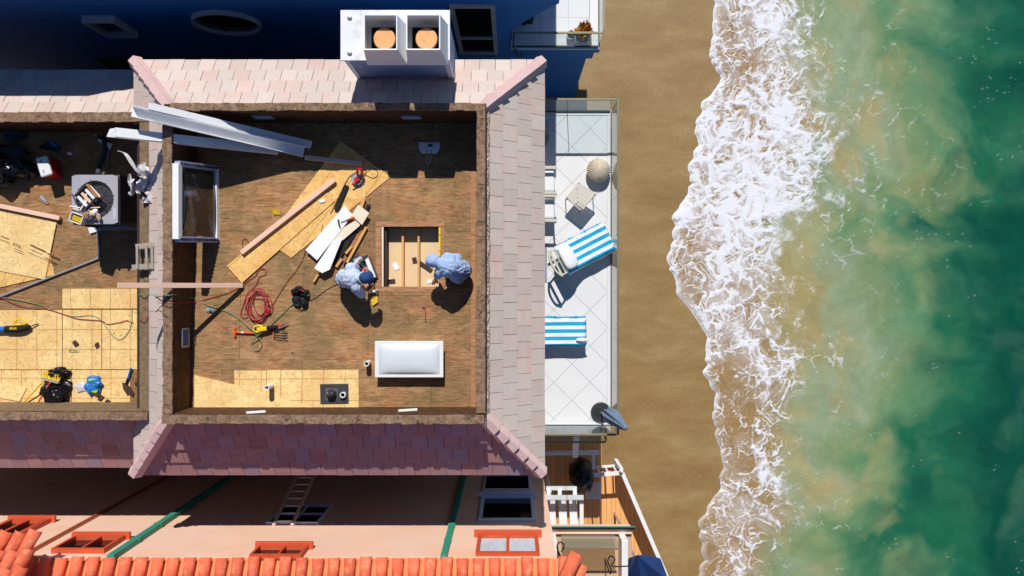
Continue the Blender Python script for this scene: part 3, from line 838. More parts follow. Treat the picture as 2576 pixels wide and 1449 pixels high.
# domed skylight
k0, k1 = PD(943,858,0.26), PD(1115,950,0.26)
sk = MB().prism([(k0.x+0.04,k1.y+0.03),(k1.x-0.04,k1.y+0.03),(k1.x-0.04,k0.y-0.03),(k0.x+0.04,k0.y-0.03)], lambda p: zdeck(p[1]), k0.z-0.03).build("skylight", mt['whitemetal'], house)
MB().aabb(k0.x, k1.x, k1.y, k0.y, k0.z-0.03, k0.z+0.01).build("skylight_frame", mt['white'], sk, bevel=0.008)
cx, cy = (k0.x+k1.x)/2, (k0.y+k1.y)/2; hw, hh = (k1.x-k0.x)/2-0.07, (k0.y-k1.y)/2-0.06
def dome(u_, v_):
    a = u_*2-1; b = v_*2-1
    f = (1-abs(a)**3.2)*(1-abs(b)**2.6)
    return Vector((cx+a*hw, cy+b*hh, k0.z+0.012+0.075*max(f,0)**0.6))
domem = M("milky_acrylic", S(222,226,230), 0.25, 0.05, 2, dirt=S(186,172,150), dirtlo=0.58, dirthi=0.78, dirtscale=2.5, spec=0.5)
MB().sheet(dome, 30, 20).build("skylight_dome", domem, sk, smooth=True)
# vent pipes and flashing plate
def pipe(x, y, h, r_, m_, par_, name="vent_pipe"):
    b = PD(x, y); o = MB().ring(b, b+Vector((0,0,h)), r_, r_*0.72, 16).build(name, m_, par_)
    MB().cyl(b+Vector((0,0,h*0.5)), b+Vector((0,0,h*0.52)), r_*0.70, n=14).build("pipe_bore", mt['matblack'], o)
    return o
pipe(684,970,0.30,0.05,mt['white'],deck); pipe(928,912,0.24,0.05,mt['white'],deck)
pl_ = deckpoly([(806,966),(877,965),(878,1015),(807,1016)], 0.018, 0.026, "flashing_plate", mt['darkgrey'], deck)
deckpoly([(820,976),(851,976),(851,1006),(820,1006)], 0.0262, 0.031, "flashing_plate", M("lead_flashing", S(96,94,98),0.6), deck)
b = PD(836,991)
MB().ball(b+Vector((0,0,0.07)), (0.095,0.095,0.09), 16, 10, lambda q: 1+0.22*mnoise.noise(Vector((q.x*4,q.y*4,q.z*4)))).build("crumpled_vent_collar", M("tarred_collar", S(44,44,50),0.5,0.5,12,bump=0.8,bscale=24,dirt=S(200,200,205),dirtlo=0.6,dirthi=0.66,dirtscale=14), deck)
pipe(865,992,0.10,0.055,mt['white'],deck)
MB().cyl(PD(1020,800,0.0), PD(1020,800,0.01), 0.01, n=6)

# ---- chimney with two hooded flues
cz0, cz1 = 8.05, 9.32
def cp(x, y, z): return P(x, y, z)
fl_, fr_ = P(855,148,cz1), P(1131,148,cz1)
cxl, cxr = P(860,150,cz1).x, P(1129,150,cz1).x
cyf = P(860,149,cz1).y
cyb = cyf+0.83
ch = MB().aabb(cxl+0.03, cxr-0.03, cyf+0.03, cyb-0.02, 6.0, cz1-0.04).build("chimney", mt['siding'], house)
for k in range(13):
    z = cz1-0.10-k*0.10
    MB().hexa([(cxl+0.10,cyf+0.018,z-0.096),(cxr-0.10,cyf+0.018,z-0.096),(cxr-0.10,cyf+0.03,z-0.096),(cxl+0.10,cyf+0.03,z-0.096),
               (cxl+0.10,cyf+0.027,z),(cxr-0.10,cyf+0.027,z),(cxr-0.10,cyf+0.03,z),(cxl+0.10,cyf+0.03,z)]).build("siding_board", mt['siding'], ch)
    MB().hexa([(cxr-0.018,cyf+0.1,z-0.096),(cxr-0.03,cyf+0.1,z-0.096),(cxr-0.03,cyb-0.1,z-0.096),(cxr-0.018,cyb-0.1,z-0.096),
               (cxr-0.027,cyf+0.1,z),(cxr-0.03,cyf+0.1,z),(cxr-0.03,cyb-0.1,z),(cxr-0.027,cyb-0.1,z)][::-1]).build("siding_board", mt['siding'], ch)
for x0,x1 in ((cxl+0.015,cxl+0.10),(cxr-0.10,cxr-0.015)):
    MB().aabb(x0,x1,cyf+0.005,cyf+0.03,8.0,cz1-0.04).build("corner_board", mt['whiteframe'], ch)
MB().aabb(cxr-0.029,cxr-0.008,cyf+0.02,cyf+0.10,8.0,cz1-0.04).build("corner_board", mt['whiteframe'], ch)
cap_o = MB().aabb(cxl-0.025, cxr+0.02, cyf-0.02, cyb+0.02, cz1-0.04, cz1).build("chimney_cap", mt['chimney'], ch, bevel=0.006)
for (x0,x1) in ((916,998),(1023,1106)):
    zt = cz1+0.53
    a0, a1 = P(x0,37,zt), P(x1,124,zt)
    X0,X1,Y0,Y1 = a0.x,a1.x,a1.y,a0.y
    o = MB(); wall_t = 0.02
    bx0,bx1,by0,by1 = X0-0.05,X1+0.085,Y0-0.085,Y1+0.03   # flared foot
    for (p0,p1,q0,q1) in (((X0,Y0),(X1,Y0),(bx0,by0),(bx1,by0)),((X1,Y0),(X1,Y1),(bx1,by0),(bx1,by1)),((X1,Y1),(X0,Y1),(bx1,by1),(bx0,by1)),((X0,Y1),(X0,Y0),(bx0,by1),(bx0,by0))):
        o.add([(q0[0],q0[1],cz1),(q1[0],q1[1],cz1),(p1[0],p1[1],zt),(p0[0],p0[1],zt)], [(0,1,2,3)])
    hood = o.build("flue_hood", mt['whitemetal'], ch, solid=0.02)
    MB().aabb(X0+0.02,X1-0.02,Y0+0.02,Y1-0.02,cz1+0.005,cz1+0.012).build("flue_floor", mt['matblack'], hood)
    ccx, ccy = (X0+X1)/2+0.03, (Y0+Y1)/2-0.04
    MB().cyl((ccx,ccy,cz1+0.012),(ccx,ccy,cz1+0.30),0.12,n=20).build("flue_pipe", mt['matblack'], hood)
    fc = MB().cyl((ccx,ccy,cz1+0.30),(ccx,ccy,cz1+0.335),0.188,0.182,n=28).build("flue_cap", mt['copper'], hood, bevel=0.008)
    MB().cyl((ccx,ccy,cz1+0.185),(ccx,ccy,cz1+0.197),0.014,n=8).build("cap_bolt", mt['darkgrey'], fc) if False else None
for y_ in (45,134):
    p = P(880,y_,cz1); MB().ball((p.x,p.y,cz1+0.012),(0.045,0.035,0.025),10,6).build("lifting_eye", mt['galv'], ch)
# ---- balcony of the main house
BX1, BY1, BY0 = 2.40, 4.27, -3.32
bal = MB().aabb(0.25, BX1+0.03, BY0-0.03, BY1+0.03, ZB-0.30, ZB-0.02).build("balcony", mt['grout'], house)
ts = 0.62; c45 = math.sqrt(0.5)
for i in range(-14,15):
    for j in range(-14,15):
        cx_, cy_ = 1.45+(i-j)*ts*c45, 0.35+(i+j)*ts*c45
        h_ = ts*c45-0.005
        q = [(cx_-h_,cy_),(cx_,cy_-h_),(cx_+h_,cy_),(cx_,cy_+h_)]
        for (a,b_,c_) in ((-1,0,-0.26),(1,0,BX1-0.10),(0,1,BY1-0.10),(0,-1,-(BY0+0.10))):
            q = clip(q,a,b_,c_)
            if len(q) < 3: break
        if len(q) >= 3 and area(q) > 0.003:
            MB().prism(q, ZB-0.019, ZB+rnd.uniform(0,0.0015)).build("floor_tile", mt['btile'], bal)
for (x0,x1,y0,y1) in ((BX1-0.095,BX1-0.015,BY0+0.1,BY1-0.1),(0.26,BX1-0.015,BY1-0.095,BY1-0.01),(0.26,BX1-0.015,BY0+0.01,BY0+0.095)):
    MB().aabb(x0,x1,y0,y1,ZB-0.019,ZB+0.012).build("edge_kerb", mt['btile'], bal)
ZR = ZB+1.1
def railrun(a, b, nseg, par_, zf, zr, gm, em, post=0.0):
    a = Vector(a); b = Vector(b); d = (b-a).normalized()
    for k in range(nseg):
        p = a+(b-a)*(k/nseg)+d*0.008; q = a+(b-a)*((k+1)/nseg)-d*0.008
        MB().bar(Vector((p.x,p.y,(zf+zr)/2+0.02)), Vector((q.x,q.y,(zf+zr)/2+0.02)), 0.012, zr-zf-0.06).build("glass_panel", gm, par_)
        if k:
            m_ = a+(b-a)*(k/nseg); MB().bar((m_.x,m_.y,zf+0.03),(m_.x,m_.y,zr-0.02),0.014,0.014,(1,0,0)).build("panel_joint", em, par_)
    MB().bar(Vector((a.x,a.y,zr)), Vector((b.x,b.y,zr)), 0.05, 0.03).build("handrail", mt['bronze'], par_, bevel=0.005)
    MB().bar(Vector((a.x,a.y,zf+0.02)), Vector((b.x,b.y,zf+0.02)), 0.035, 0.05).build("glazing_channel", mt['darkgrey'], par_)
railrun((BX1,BY0,0),(BX1,BY1,0),7,bal,ZB,ZR,mt['rail_glass'],mt['glass_edge'])
railrun((0.3,BY1,0),(BX1-0.03,BY1,0),2,bal,ZB,ZR,mt['rail_glass'],mt['glass_edge'])
railrun((0.3,BY0,0),(BX1-0.03,BY0,0),2,bal,ZB,ZR,mt['rail_glass'],mt['glass_edge'])
# lower terrace seen in the gap under the balcony
z2 = 2.2
ter = MB().aabb(0.25,2.45,-4.0,-2.6,z2-0.25,z2).build("lower_terrace", mt['tan'], house)
railrun((0.5,-3.98,0),(2.42,-3.98,0),2,ter,z2,z2+1.05,mt['rail_glass'],mt['glass_edge'])
railrun((2.42,-3.95,0),(2.42,-2.7,0),1,ter,z2,z2+1.05,mt['rail_glass'],mt['glass_edge'])

# ================================================================ lower wing
WX0 = -17.0
wing = thing("lower_roof_wing", (-9.5,0.4,0), "lower wing with dark plywood roof deck and tiled edges beside the main roof", "house")
MB().aabb(WX0, -6.96, -3.2, 4.0, 0, 6.95).build("wall", mt['stucco_house'], wing)
WYT, WYB, WET, WEB = 3.29, -2.45, 4.385, -3.6
mb = MB()
mb.add([(WX0,WET,ZLE),(-6.9,WET,ZLE),(-6.9,WYT,ZLT),(WX0,WYT,ZLT),(WX0,WEB,ZLE),(-6.9,WEB,ZLE),(-6.9,WYB,ZLT),(WX0,WYB,ZLT)], [(0,3,2,1),(4,5,6,7)])
mb.add([(WX0,WET,ZLE-0.1),(-6.9,WET,ZLE-0.1),(-6.9,WET,ZLE),(WX0,WET,ZLE),(WX0,WEB,ZLE-0.1),(-6.9,WEB,ZLE-0.1),(-6.9,WEB,ZLE),(WX0,WEB,ZLE)], [(0,1,2,3),(7,6,5,4)])
wroof = mb.build("tile_roof", mt['under'], wing)
do_slope(wroof, (-6.62,WET,ZLE),(-12.2,WET,ZLE),(-6.62,WYT,ZLT),(-12.2,WYT,ZLT), 11, hipl=False, hipr=False, extra=[(-1,0,0)])
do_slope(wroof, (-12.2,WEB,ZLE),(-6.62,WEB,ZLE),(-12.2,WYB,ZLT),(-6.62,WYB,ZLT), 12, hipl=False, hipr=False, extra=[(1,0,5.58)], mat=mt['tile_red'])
WIT, WIB = WYT-0.11, WYB+0.12
MB().aabb(WX0,-6.8,WIT,WYT,6.8,ZLP-0.03).build("parapet_wall", mt['pwall'], wing)
MB().aabb(WX0,-6.8,WYB,WIB,6.8,ZLP+0.06).build("parapet_wall", mt['pwall'], wing)
MB().aabb(-7.0,-6.79,WIB,WIT,6.8,ZLP-0.03).build("parapet_wall", mt['pwall'], wing)
capstrip(WX0,-6.82,WIT-0.05,WYT+0.02,ZLP,21,True,wing)
capstrip(WX0,-6.82,WYB-0.015,WIB+0.01,ZLP+0.09,22,True,wing)
board("parapet_cap", (-6.9,WIB+0.012,ZLP-0.01),(-6.9,WIT-0.06,ZLP-0.01),0.215,0.035,mt['ledge'],wing)
# weathered board lying against the inner foot of the seaward kerb side
MB().hexa([(WX0,WIB+0.002,ZL+0.05),(-7.0,WIB+0.002,ZL+0.05),(-7.0,WIB+0.012,ZL+0.05),(WX0,WIB+0.012,ZL+0.05),(WX0,WIB+0.002,ZLP-0.05),(-7.0,WIB+0.002,ZLP-0.05),(-7.0,WIB+0.012,ZLP-0.05),(WX0,WIB+0.012,ZLP-0.05)]).build("facing_board", mt['ledge'], wing)
wdeck = MB().aabb(WX0,-7.0,WIB,WIT,6.7,ZL-0.03).build("roof_deck", mt['darkwood'], wing)
rows = [WIT, 2.0, 0.78, -0.44, -1.4, WIB]
for ri in range(5):
    xs = [-7.0, -7.0-(1.3 if ri % 2 else 2.438), -11.0, -13.4]
    for k in range(3):
        MB().aabb(xs[k+1]+0.002,xs[k]-0.002,rows[ri+1]+0.002,rows[ri]-0.002,ZL-0.028,ZL+rnd.uniform(-0.002,0.002)).build("plywood_sheet", mt['ply'], wdeck)
for pts in ([(158,725),(349,725),(349,777),(158,777)],[(-120,780),(157,780),(157,929),(-120,929)],[(159,779),(256,779),(256,929),(159,929)],[(258,779),(349,779),(349,929),(258,929)],[(-120,931),(180,931),(180,1022),(-120,1022)],[(182,931),(328,931),(328,1022),(182,1022)]):
    deckpoly(pts, 0.005, 0.014, "osb_panel", mt['osb'], wdeck, P_=PL)
# ================================================================ blue neighbour (top of the picture)
WY = 5.7
def PW(x, y):
    """point of the neighbour's wall plane behind picture position (x,y)"""
    d = WY*FPX/(724.5-y); return Vector(((x-1288)/FPX*d, WY, HCAM-d))
blue = thing("blue_house", (-4,WY+3,0), "tall slate-blue house with oval window and white balcony across the narrow gap", "house")
XC = -0.04
prof = [(-14,0),(XC,0),(XC,5.9),(0.80,7.2),(0.94,7.34),(0.94,7.6),(XC-0.3,7.6),(XC-0.3,9.1),(-7.1,9.1),(-8.4,9.68),(-14,9.68)]
n_ = len(prof)
mb = MB(); mb.add([(x,WY,z) for x,z in prof]+[(x,WY+9,z) for x,z in prof], [tuple(range(n_)), tuple(range(2*n_-1,n_-1,-1))]+[(i,n_+i,n_+(i+1)%n_,(i+1)%n_) for i in range(n_)])
bw = mb.build("wall", mt['bluewall'], blue)
def wall_window(par_, xa, za, xb, zb, Y, out, fm, gm, fw=0.06, depth=0.05, mull=(), trans=(), recess=0.03):
    """framed window on a wall plane Y; out=-1 faces -Y, +1 faces +Y"""
    w = MB(); y0 = Y+out*0.004; y1 = Y+out*depth
    lo, hi = min(y0,y1), max(y0,y1)
    for (x0,x1,z0,z1) in ((xa,xb,za,za+fw),(xa,xb,zb-fw,zb),(xa,xa+fw,za+fw,zb-fw),(xb-fw,xb,za+fw,zb-fw)):
        w.aabb(x0,x1,lo,hi,z0,z1)
    o = w.build("window", fm, par_)
    xs = [xa+fw]+[xa+(xb-xa)*m_ for m_ in mull]+[xb-fw]; zs = [za+fw]+[za+(zb-za)*t_ for t_ in trans]+[zb-fw]
    for m_ in mull: MB().aabb(xa+(xb-xa)*m_-fw*0.4, xa+(xb-xa)*m_+fw*0.4, lo+0.003, hi-0.003, za+fw, zb-fw).build("mullion", fm, o)
    for t_ in trans: MB().aabb(xa+fw, xb-fw, lo+0.005, hi-0.005, za+(zb-za)*t_-fw*0.4, za+(zb-za)*t_+fw*0.4).build("transom", fm, o)
    for i in range(len(xs)-1):
        for j in range(len(zs)-1):
            MB().aabb(xs[i]+0.002,xs[i+1]-0.002,min(Y+out*0.003,Y+out*0.014),max(Y+out*0.003,Y+out*0.014),zs[j]+0.002,zs[j+1]-0.002).build("pane", gm, o)
    return o
a, b = PW(205,38), PW(340,79)       # small slanting-looking square window (deep reveal)
wall_window(bw, PW(205,38).x, PW(270,79).z, PW(288,38).x, PW(270,38).z, WY, -1, mt['greyframe'], mt['pane_dark'], 0.05, 0.16)
# oval window
oc = PW(569,52); zr_ = (PW(569,24).z-PW(569,80).z)/2; xr_ = 0.71; zc = (PW(569,24).z+PW(569,80).z)/2
def ell(rx, rz, y, n=40): return [(oc.x+math.cos(2*math.pi*i/n)*rx, y, zc+math.sin(2*math.pi*i/n)*rz) for i in range(n)]
mb = MB(); E = ell(xr_,zr_,WY-0.003); E2 = ell(xr_,zr_,WY-0.10); E3 = ell(xr_-0.05,zr_-0.05,WY-0.10); E4 = ell(xr_-0.05,zr_-0.05,WY-0.003)
m_ = 40
mb.add(E+E2+E3+E4, [f for i in range(m_) for f in ((i,(i+1)%m_,m_+(i+1)%m_,m_+i),(m_+i,m_+(i+1)%m_,2*m_+(i+1)%m_,2*m_+i),(2*m_+i,2*m_+(i+1)%m_,3*m_+(i+1)%m_,3*m_+i))])
ov = mb.build("oval_window", mt['greyframe'], bw)
MB().poly(ell(xr_-0.05,zr_-0.05,WY-0.012)).build("pane", mt['pane_dark'], ov)
for fx in (-0.33,0.33): MB().aabb(oc.x+fx*xr_-0.012,oc.x+fx*xr_+0.012,WY-0.03,WY-0.013,zc-zr_*0.85,zc+zr_*0.85).build("mullion", mt['darkgrey'], ov)
# long strip window low down
a, b = PW(235,145), PW(510,143)
wall_window(bw, a.x, PW(300,185).z, b.x, a.z, WY, -1, mt['darkgrey'], mt['pane_dark'], 0.05, 0.05, mull=(0.2,0.4,0.6,0.8))
# tall sash window right of the chimney
wall_window(bw, PW(1130,11).x, PW(1248,131).z, PW(1245,11).x, PW(1245,10).z, WY, -1, mt['greyframe'], mt['pane_dark'], 0.09, 0.06, trans=(0.36,))
# outlet box
p = PW(1245,144); MB().aabb(p.x-0.09,p.x+0.09,WY-0.07,WY-0.004,p.z-0.06,p.z+0.03).build("outlet_box", mt['greyframe'], bw)
# balcony
NB = 4.6; NX1 = (1503-1288)/FPX*(HCAM-NB)
nb = MB().aabb(XC+0.003, NX1+0.06, WY-0.0, WY+4.5, NB-0.22, NB-0.012).build("balcony", mt['bluewall'], blue)
for i in range(3):
    for j in range(8):
        x0 = XC+0.03+i*0.68; y0 = WY+0.22+j*0.55
        MB().aabb(x0, min(x0+0.675,NX1-0.2), y0, y0+0.545, NB-0.011, NB+0.001).build("floor_tile", mt['btile'], nb)
MB().aabb(XC+0.01, NX1+0.05, WY+0.0, WY+0.215, NB-0.011, NB+0.03).build("edge_kerb", mt['white'], nb)
MB().aabb(NX1-0.19, NX1+0.05, WY+0.218, WY+4.5, NB-0.011, NB+0.03).build("edge_kerb", mt['white'], nb)
railrun((XC+0.05,WY+0.06,0),(NX1+0.02,WY+0.06,0),1,nb,NB+0.03,NB+0.95,mt['rail_glass'],mt['glass_edge'])
railrun((NX1+0.03,WY+0.1,0),(NX1+0.03,WY+4.5,0),3,nb,NB+0.03,NB+0.95,mt['rail_glass'],mt['glass_edge'])
MB().tube(smoothpath([(XC+0.08,WY+0.03,NB+1.0),(XC+0.08,WY-0.06,NB+0.9),(XC+0.08,WY-0.06,NB+0.25),(XC+0.16,WY-0.06,NB+0.12),(XC+0.2,WY-0.05,NB-0.4)],5),0.022,6).build("drain_pipe", mt['darkgrey'], nb)
# storey below the balcony
MB().aabb(XC+0.003, 1.88, WY+0.12, WY+4, 0, NB-0.221).build("lower_wall", mt['bluewall'], blue)
MB().aabb(XC+0.3, 2.0, WY+0.03, WY+4, NB-0.75, NB-0.223).build("balcony_beam", mt['bluewall'], blue)
# covered furniture in the balcony's shade
p = P(1322,60,NB)
MB().ball((p.x,WY+0.95,NB+0.42),(0.30,0.5,0.46),18,12,lambda q: 1+0.22*mnoise.noise(Vector((q.x*2.5,q.y*2.5,q.z*2.5)))).build("covered_chair", mt['cloth_black'], smooth=True, label="black cloth-covered chair in the shade of the blue house's balcony", cat="chair")
# potted plants
def pot(x, y, r_, h, m_, label, kinds, nleaf, spread, hgt, seed):
    c = P(x,y,NB+0.002+h); c.z = NB+0.003
    t = thing("potted_plant", c, label, "plant", "potted plants on the blue house's balcony")
    mb = MB(); mb.ring(c, c+Vector((0,0,h)), r_, r_*0.86, 24); mb.build("pot", m_, t, smooth=False)
    MB().cyl(c+Vector((0,0,h*0.3)), c+Vector((0,0,h*0.85)), r_*0.85, n=20).build("soil", mt['soil'], t)
    r = random.Random(seed); L = [MB() for _ in kinds]
    for k in range(nleaf):
        a = r.uniform(0,6.283); el = r.uniform(0.15,1.4); ln = spread*r.uniform(0.5,1.1); w = ln*0.16
        d = Vector((math.cos(a)*math.cos(el),math.sin(a)*math.cos(el),math.sin(el)*hgt)); s_ = Vector((-math.sin(a),math.cos(a),0))
        o = c+Vector((r.uniform(-0.5,0.5)*r_,r.uniform(-0.5,0.5)*r_,h*0.85))
        b_ = L[k % len(kinds)]
        b_.add([o-s_*w*0.4, o+s_*w*0.4, o+d*ln*0.55+s_*w+Vector((0,0,0.02)), o+d*ln, o+d*ln*0.55-s_*w+Vector((0,0,0.02))], [(0,1,2,3,4)])
    for b_, kd in zip(L, kinds): b_.build("leaves", mt[kd], t)
pot(1470,78,0.19,0.26,mt['potblue'],"larger potted amber and red succulent in a blue pot on the white balcony",['leafamber','leafamber','leafred'],120,0.24,1.0,3)
pot(1437,87,0.105,0.18,mt['whiteframe'],"small potted green succulent in a pale pot beside the larger plant",['leaf','leaf','leafgrey'],60,0.11,0.8,4)

# ================================================================ salmon neighbour (bottom of the picture)
SY = -5.13
def PS(x, y):
    d = SY*FPX/(724.5-y); return Vector(((x-1288)/FPX*d, SY, HCAM-d))
pink = thing("salmon_house", (-5,SY-4,0), "salmon stucco house with orange barrel tile roof and red-framed windows", "house")
pw = MB().aabb(-18, 0.85, SY-8, SY, 0, 8.04).build("wall", mt['pinkwall'], pink)
def pwin(x0, x1, ytop, ybot, fm, gm, **k):
    # picture: ytop is the upper sill-side (nearer the camera axis = lower in the wall)
    a = PS(x0, ybot); zt = PS(x0, ybot).z; zb = PS(x0, ytop).z
    xa = PS(x0,ybot).x; xb = PS(x1,ybot).x
    return wall_window(pw, min(xa,xb), zb, max(xa,xb), zt, SY, 1, fm, gm, **k)
pwin(128,262,1358,1393,mt['redframe'],mt['pane_dark'],fw=0.06,depth=0.10,mull=(0.55,))
pwin(627,757,1383,1408,mt['redframe'],mt['pane_dark'],fw=0.05,depth=0.10,mull=(0.55,))
pwin(-90,20,1315,1370,mt['redframe'],mt['pane_dark'],fw=0.10,depth=0.10,mull=(0.5,))
pwin(668,800,1274,1319,mt['whiteframe'],mt['pane_dark'],fw=0.05,depth=0.05,mull=(0.5,),trans=(0.5,))
pwin(1203,1348,1254,1312,mt['whiteframe'],mt['pane_dark'],fw=0.08,depth=0.06)
pwin(1214,1336,1196,1235,mt['whiteframe'],mt['pane_dark'],fw=0.05,depth=0.05)
bw_ = pwin(1196,1358,1353,1400,mt['redframe'],M("net_curtain", S(206,214,220),0.5,0.2,3,stretch=(8,1,1)),fw=0.07,depth=0.08,mull=(0.5,))
for (x0,x1,ytop,ybot,mm) in ((128,262,1358,1393,'redframe'),(627,757,1383,1408,'redframe'),(1196,1358,1353,1400,'redframe'),(-90,20,1315,1370,'redframe'),(1203,1348,1254,1312,'whiteframe')):
    a = PS(x0,ybot); zb = PS(x0,ytop).z; xb = PS(x1,ybot).x
    MB().aabb(a.x-0.08,xb+0.08,SY+0.004,SY+0.15,zb-0.07,zb-0.003).build("window_sill", mt[mm], pw, bevel=0.01)
# downpipes
def dpipe(x, y, z0, w, m_):
    b = PS(x,y); o = MB().aabb(b.x-w/2,b.x+w/2,SY+0.004,SY+0.004+w*0.75,z0,8.2).build("downpipe", m_, pw, bevel=0.01)
    for z in (7.3,6.4,5.0): MB().aabb(b.x-w/2-0.012,b.x+w/2+0.012,SY+0.003,SY+w*0.75+0.012,z-0.02,z+0.02).build("pipe_bracket", m_, o)
dpipe(1118,1400,1.0,0.12,mt['greenpipe'])
dpipe(285,1405,1.0,0.14,mt['greenpipe'])
p = PS(65,1395); MB().cyl((p.x,SY+0.03,2),(p.x,SY+0.03,7.9),0.025,n=8).build("conduit", mt['thinpipe'], pw)
MB().cyl((p.x+0.07,SY+0.02,2),(p.x+0.07,SY+0.02,7.9),0.012,n=6).build("conduit", mt['thinpipe'], pw)
MB().ball((p.x,SY+0.05,7.95),(0.06,0.06,0.09),10,8).build("weatherhead", mt['white'], pw, smooth=True)
# barrel tiles along the eave
def barrel(L, r0, r1, n=10, th=0.014, name="barrel_tile", flip=1):
    mb = MB(); vs = []
    for (x,r) in ((0,r0),(L,r1)):
        for rr in (r, r-th):
            for i in range(n+1):
                a = math.pi*i/n; vs.append((math.cos(a)*rr, -x, math.sin(a)*rr*flip))
    k = n+1; fs = []
    for i in range(n):
        fs += [(i,i+1,2*k+i+1,2*k+i),(k+i,3*k+i,3*k+i+1,k+i+1),(i,k+i,k+i+1,i+1),(2*k+i,2*k+i+1,3*k+i+1,3*k+i)]
    fs += [(0,2*k,3*k,k),(n,k+n,3*k+n,2*k+n)]
    if flip < 0: fs = [f[::-1] for f in fs]
    me = bpy.data.meshes.new(name); me.from_pydata(vs, [], fs); me.materials.append(mt['clay'] if flip > 0 else mt['claypan'])
    me.polygons.foreach_set("use_smooth",[True]*len(fs)); return me
rise = math.atan(0.38)
Rs = Matrix.Rotation(-rise,3,'X')
proof = MB().add([(-14,SY+0.0,8.08),(0.92,SY+0.0,8.08),(0.92,SY-6,10.4),(-14,SY-6,10.4)],[(3,2,1,0)]).build("roof", mt['claypan'], pink)
MB().aabb(-14,0.9,SY-0.2,SY-0.02,8.045,8.07).build("eave_board", mt['claypan'], pink)
cov = barrel(0.46,0.112,0.098); pan = barrel(0.46,0.09,0.08,flip=-1,name="pan_tile")
x = -11.5; sp = 0.302; k = 0
while x < 0.75:
    for c in range(3):
        y0 = SY+0.05-c*0.40; z0 = 8.13+c*0.40*0.38
        Rj = Rs @ Matrix.Rotation(rnd.uniform(-0.02,0.02),3,'Z')
        link("barrel_tile", cov, (x+rnd.uniform(-0.008,0.008),y0+rnd.uniform(-0.02,0.02),z0+0.045), proof, R=Rj)
        if c < 2: link("pan_tile", pan, (x+sp/2,y0-0.05,z0+0.07), proof, R=Rs)
    x += sp; k += 1
# loose rake tiles at the roof's right end
rk_ = barrel(0.60,0.135,0.12)
for (x,y,ang,z) in ((1450,1393,-0.52,8.62),(1424,1400,-0.1,8.40),(1462,1420,-0.45,8.42)):
    q = P(x,y,z); link("rake_tile", rk_, (q.x,q.y,z), proof, R=Matrix.Rotation(ang,3,'Z') @ Rs)
# higher roof corner at the far left: long tiles set askew
lroof = MB().hexa([tuple(v_) for v_ in (P(-80,1345,8.45),P(70,1360,8.45),P(20,1475,8.75),P(-120,1475,8.75))]+[tuple(v_+Vector((0,0,0.08))) for v_ in (P(-80,1345,8.45),P(70,1360,8.45),P(20,1475,8.75),P(-120,1475,8.75))]).build("roof_return", mt['claypan'], pink)
cov2 = barrel(0.52,0.118,0.105)
for k,(x,y) in enumerate(((20,1336),(56,1338),(92,1333),(-16,1345))):
    for c in range(3):
        q = P(x-c*17,y+c*46,8.62+c*0.13)
        link("barrel_tile", cov2, q, lroof, R=Matrix.Rotation(-0.36,3,'Z') @ Rs)
# extension ladder in the gap, leaning on the salmon wall
a0, a1 = PS(690,1322), PS(734,1325)
lad = thing("extension_ladder", (a0.x+0.9,-3.9,0.0), "aluminium extension ladder leaning in the gap against the salmon wall", "ladder")
topz = a0.z; foot = Vector((a0.x+0.0,-3.95,2.2)); dx = a1.x-a0.x
for s_ in (0,1):
    for off in (0.0,):
        b_ = Vector((a0.x+s_*dx,SY+0.05,topz)); f_ = Vector((a0.x+s_*dx,-3.75,2.6))
        MB().bar(f_, b_, 0.05, 0.075, (0,1,0.4)).build("rail", mt['teakbrown'], lad)
        MB().ball(b_, (0.05,0.05,0.07), 8, 6).build("rail_pad", mt['white'], lad)
for k in range(15):
    t_ = 0.03+k*0.068; a_ = Vector((a0.x,-3.75,2.6)).lerp(Vector((a0.x,SY+0.05,topz)), t_)
    MB().bar(a_, a_+Vector((dx,0,0)), 0.03, 0.03).build("rung", mt['galv'], lad)
# stuff in the dark gap
MB().add([(-14,-5.12,0.02),(0.9,-5.12,0.02),(0.9,-3.3,0.02),(-14,-3.3,0.02)],[(0,1,2,3)]).build("alley_path", M("dark_concrete", S(60,54,50),0.9,0.2,2,kind='pos'), kind="structure")

# ---- redwood deck with white railing
ZW = 0.9
dk = thing("redwood_deck", (2.0,-7,0), "orange redwood deck with white railing at the salmon house's beach side", "deck")
pa, pb = P(1566,1190,ZW+0.95), P(1690,1480,ZW+0.95)
ex_ = pb+(pb-pa)*1.0
MB().prism([(0.86,-4.32),(2.5,-4.32),(2.5,P(1530,1179,ZW).y),(pa.x-0.06,P(1530,1179,ZW).y),(ex_.x-0.06,ex_.y),(0.86,ex_.y)],ZW-0.2,ZW-0.03).build("deck_frame", mt['darkwood'], dk)
k = 0
for i in range(34):
    x0 = 0.87+i*0.135
    yt_ = P(1530,1178,ZW).y if x0 > 2.5 else -4.3
    pl_ = [(x0,-12.6),(x0+0.128,-12.6),(x0+0.128,yt_),(x0,yt_)]
    # seaward edge follows the slanting railing
    nx_, ny_ = -(pb.y-pa.y), (pb.x-pa.x)
    q = clip(pl_, nx_, ny_, nx_*(pa.x+0.02)+ny_*pa.y)
    if len(q) >= 3: MB().prism(q, ZW-0.029, ZW+rnd.uniform(0,0.003)).build("deck_board", mt['redwood'], dk)
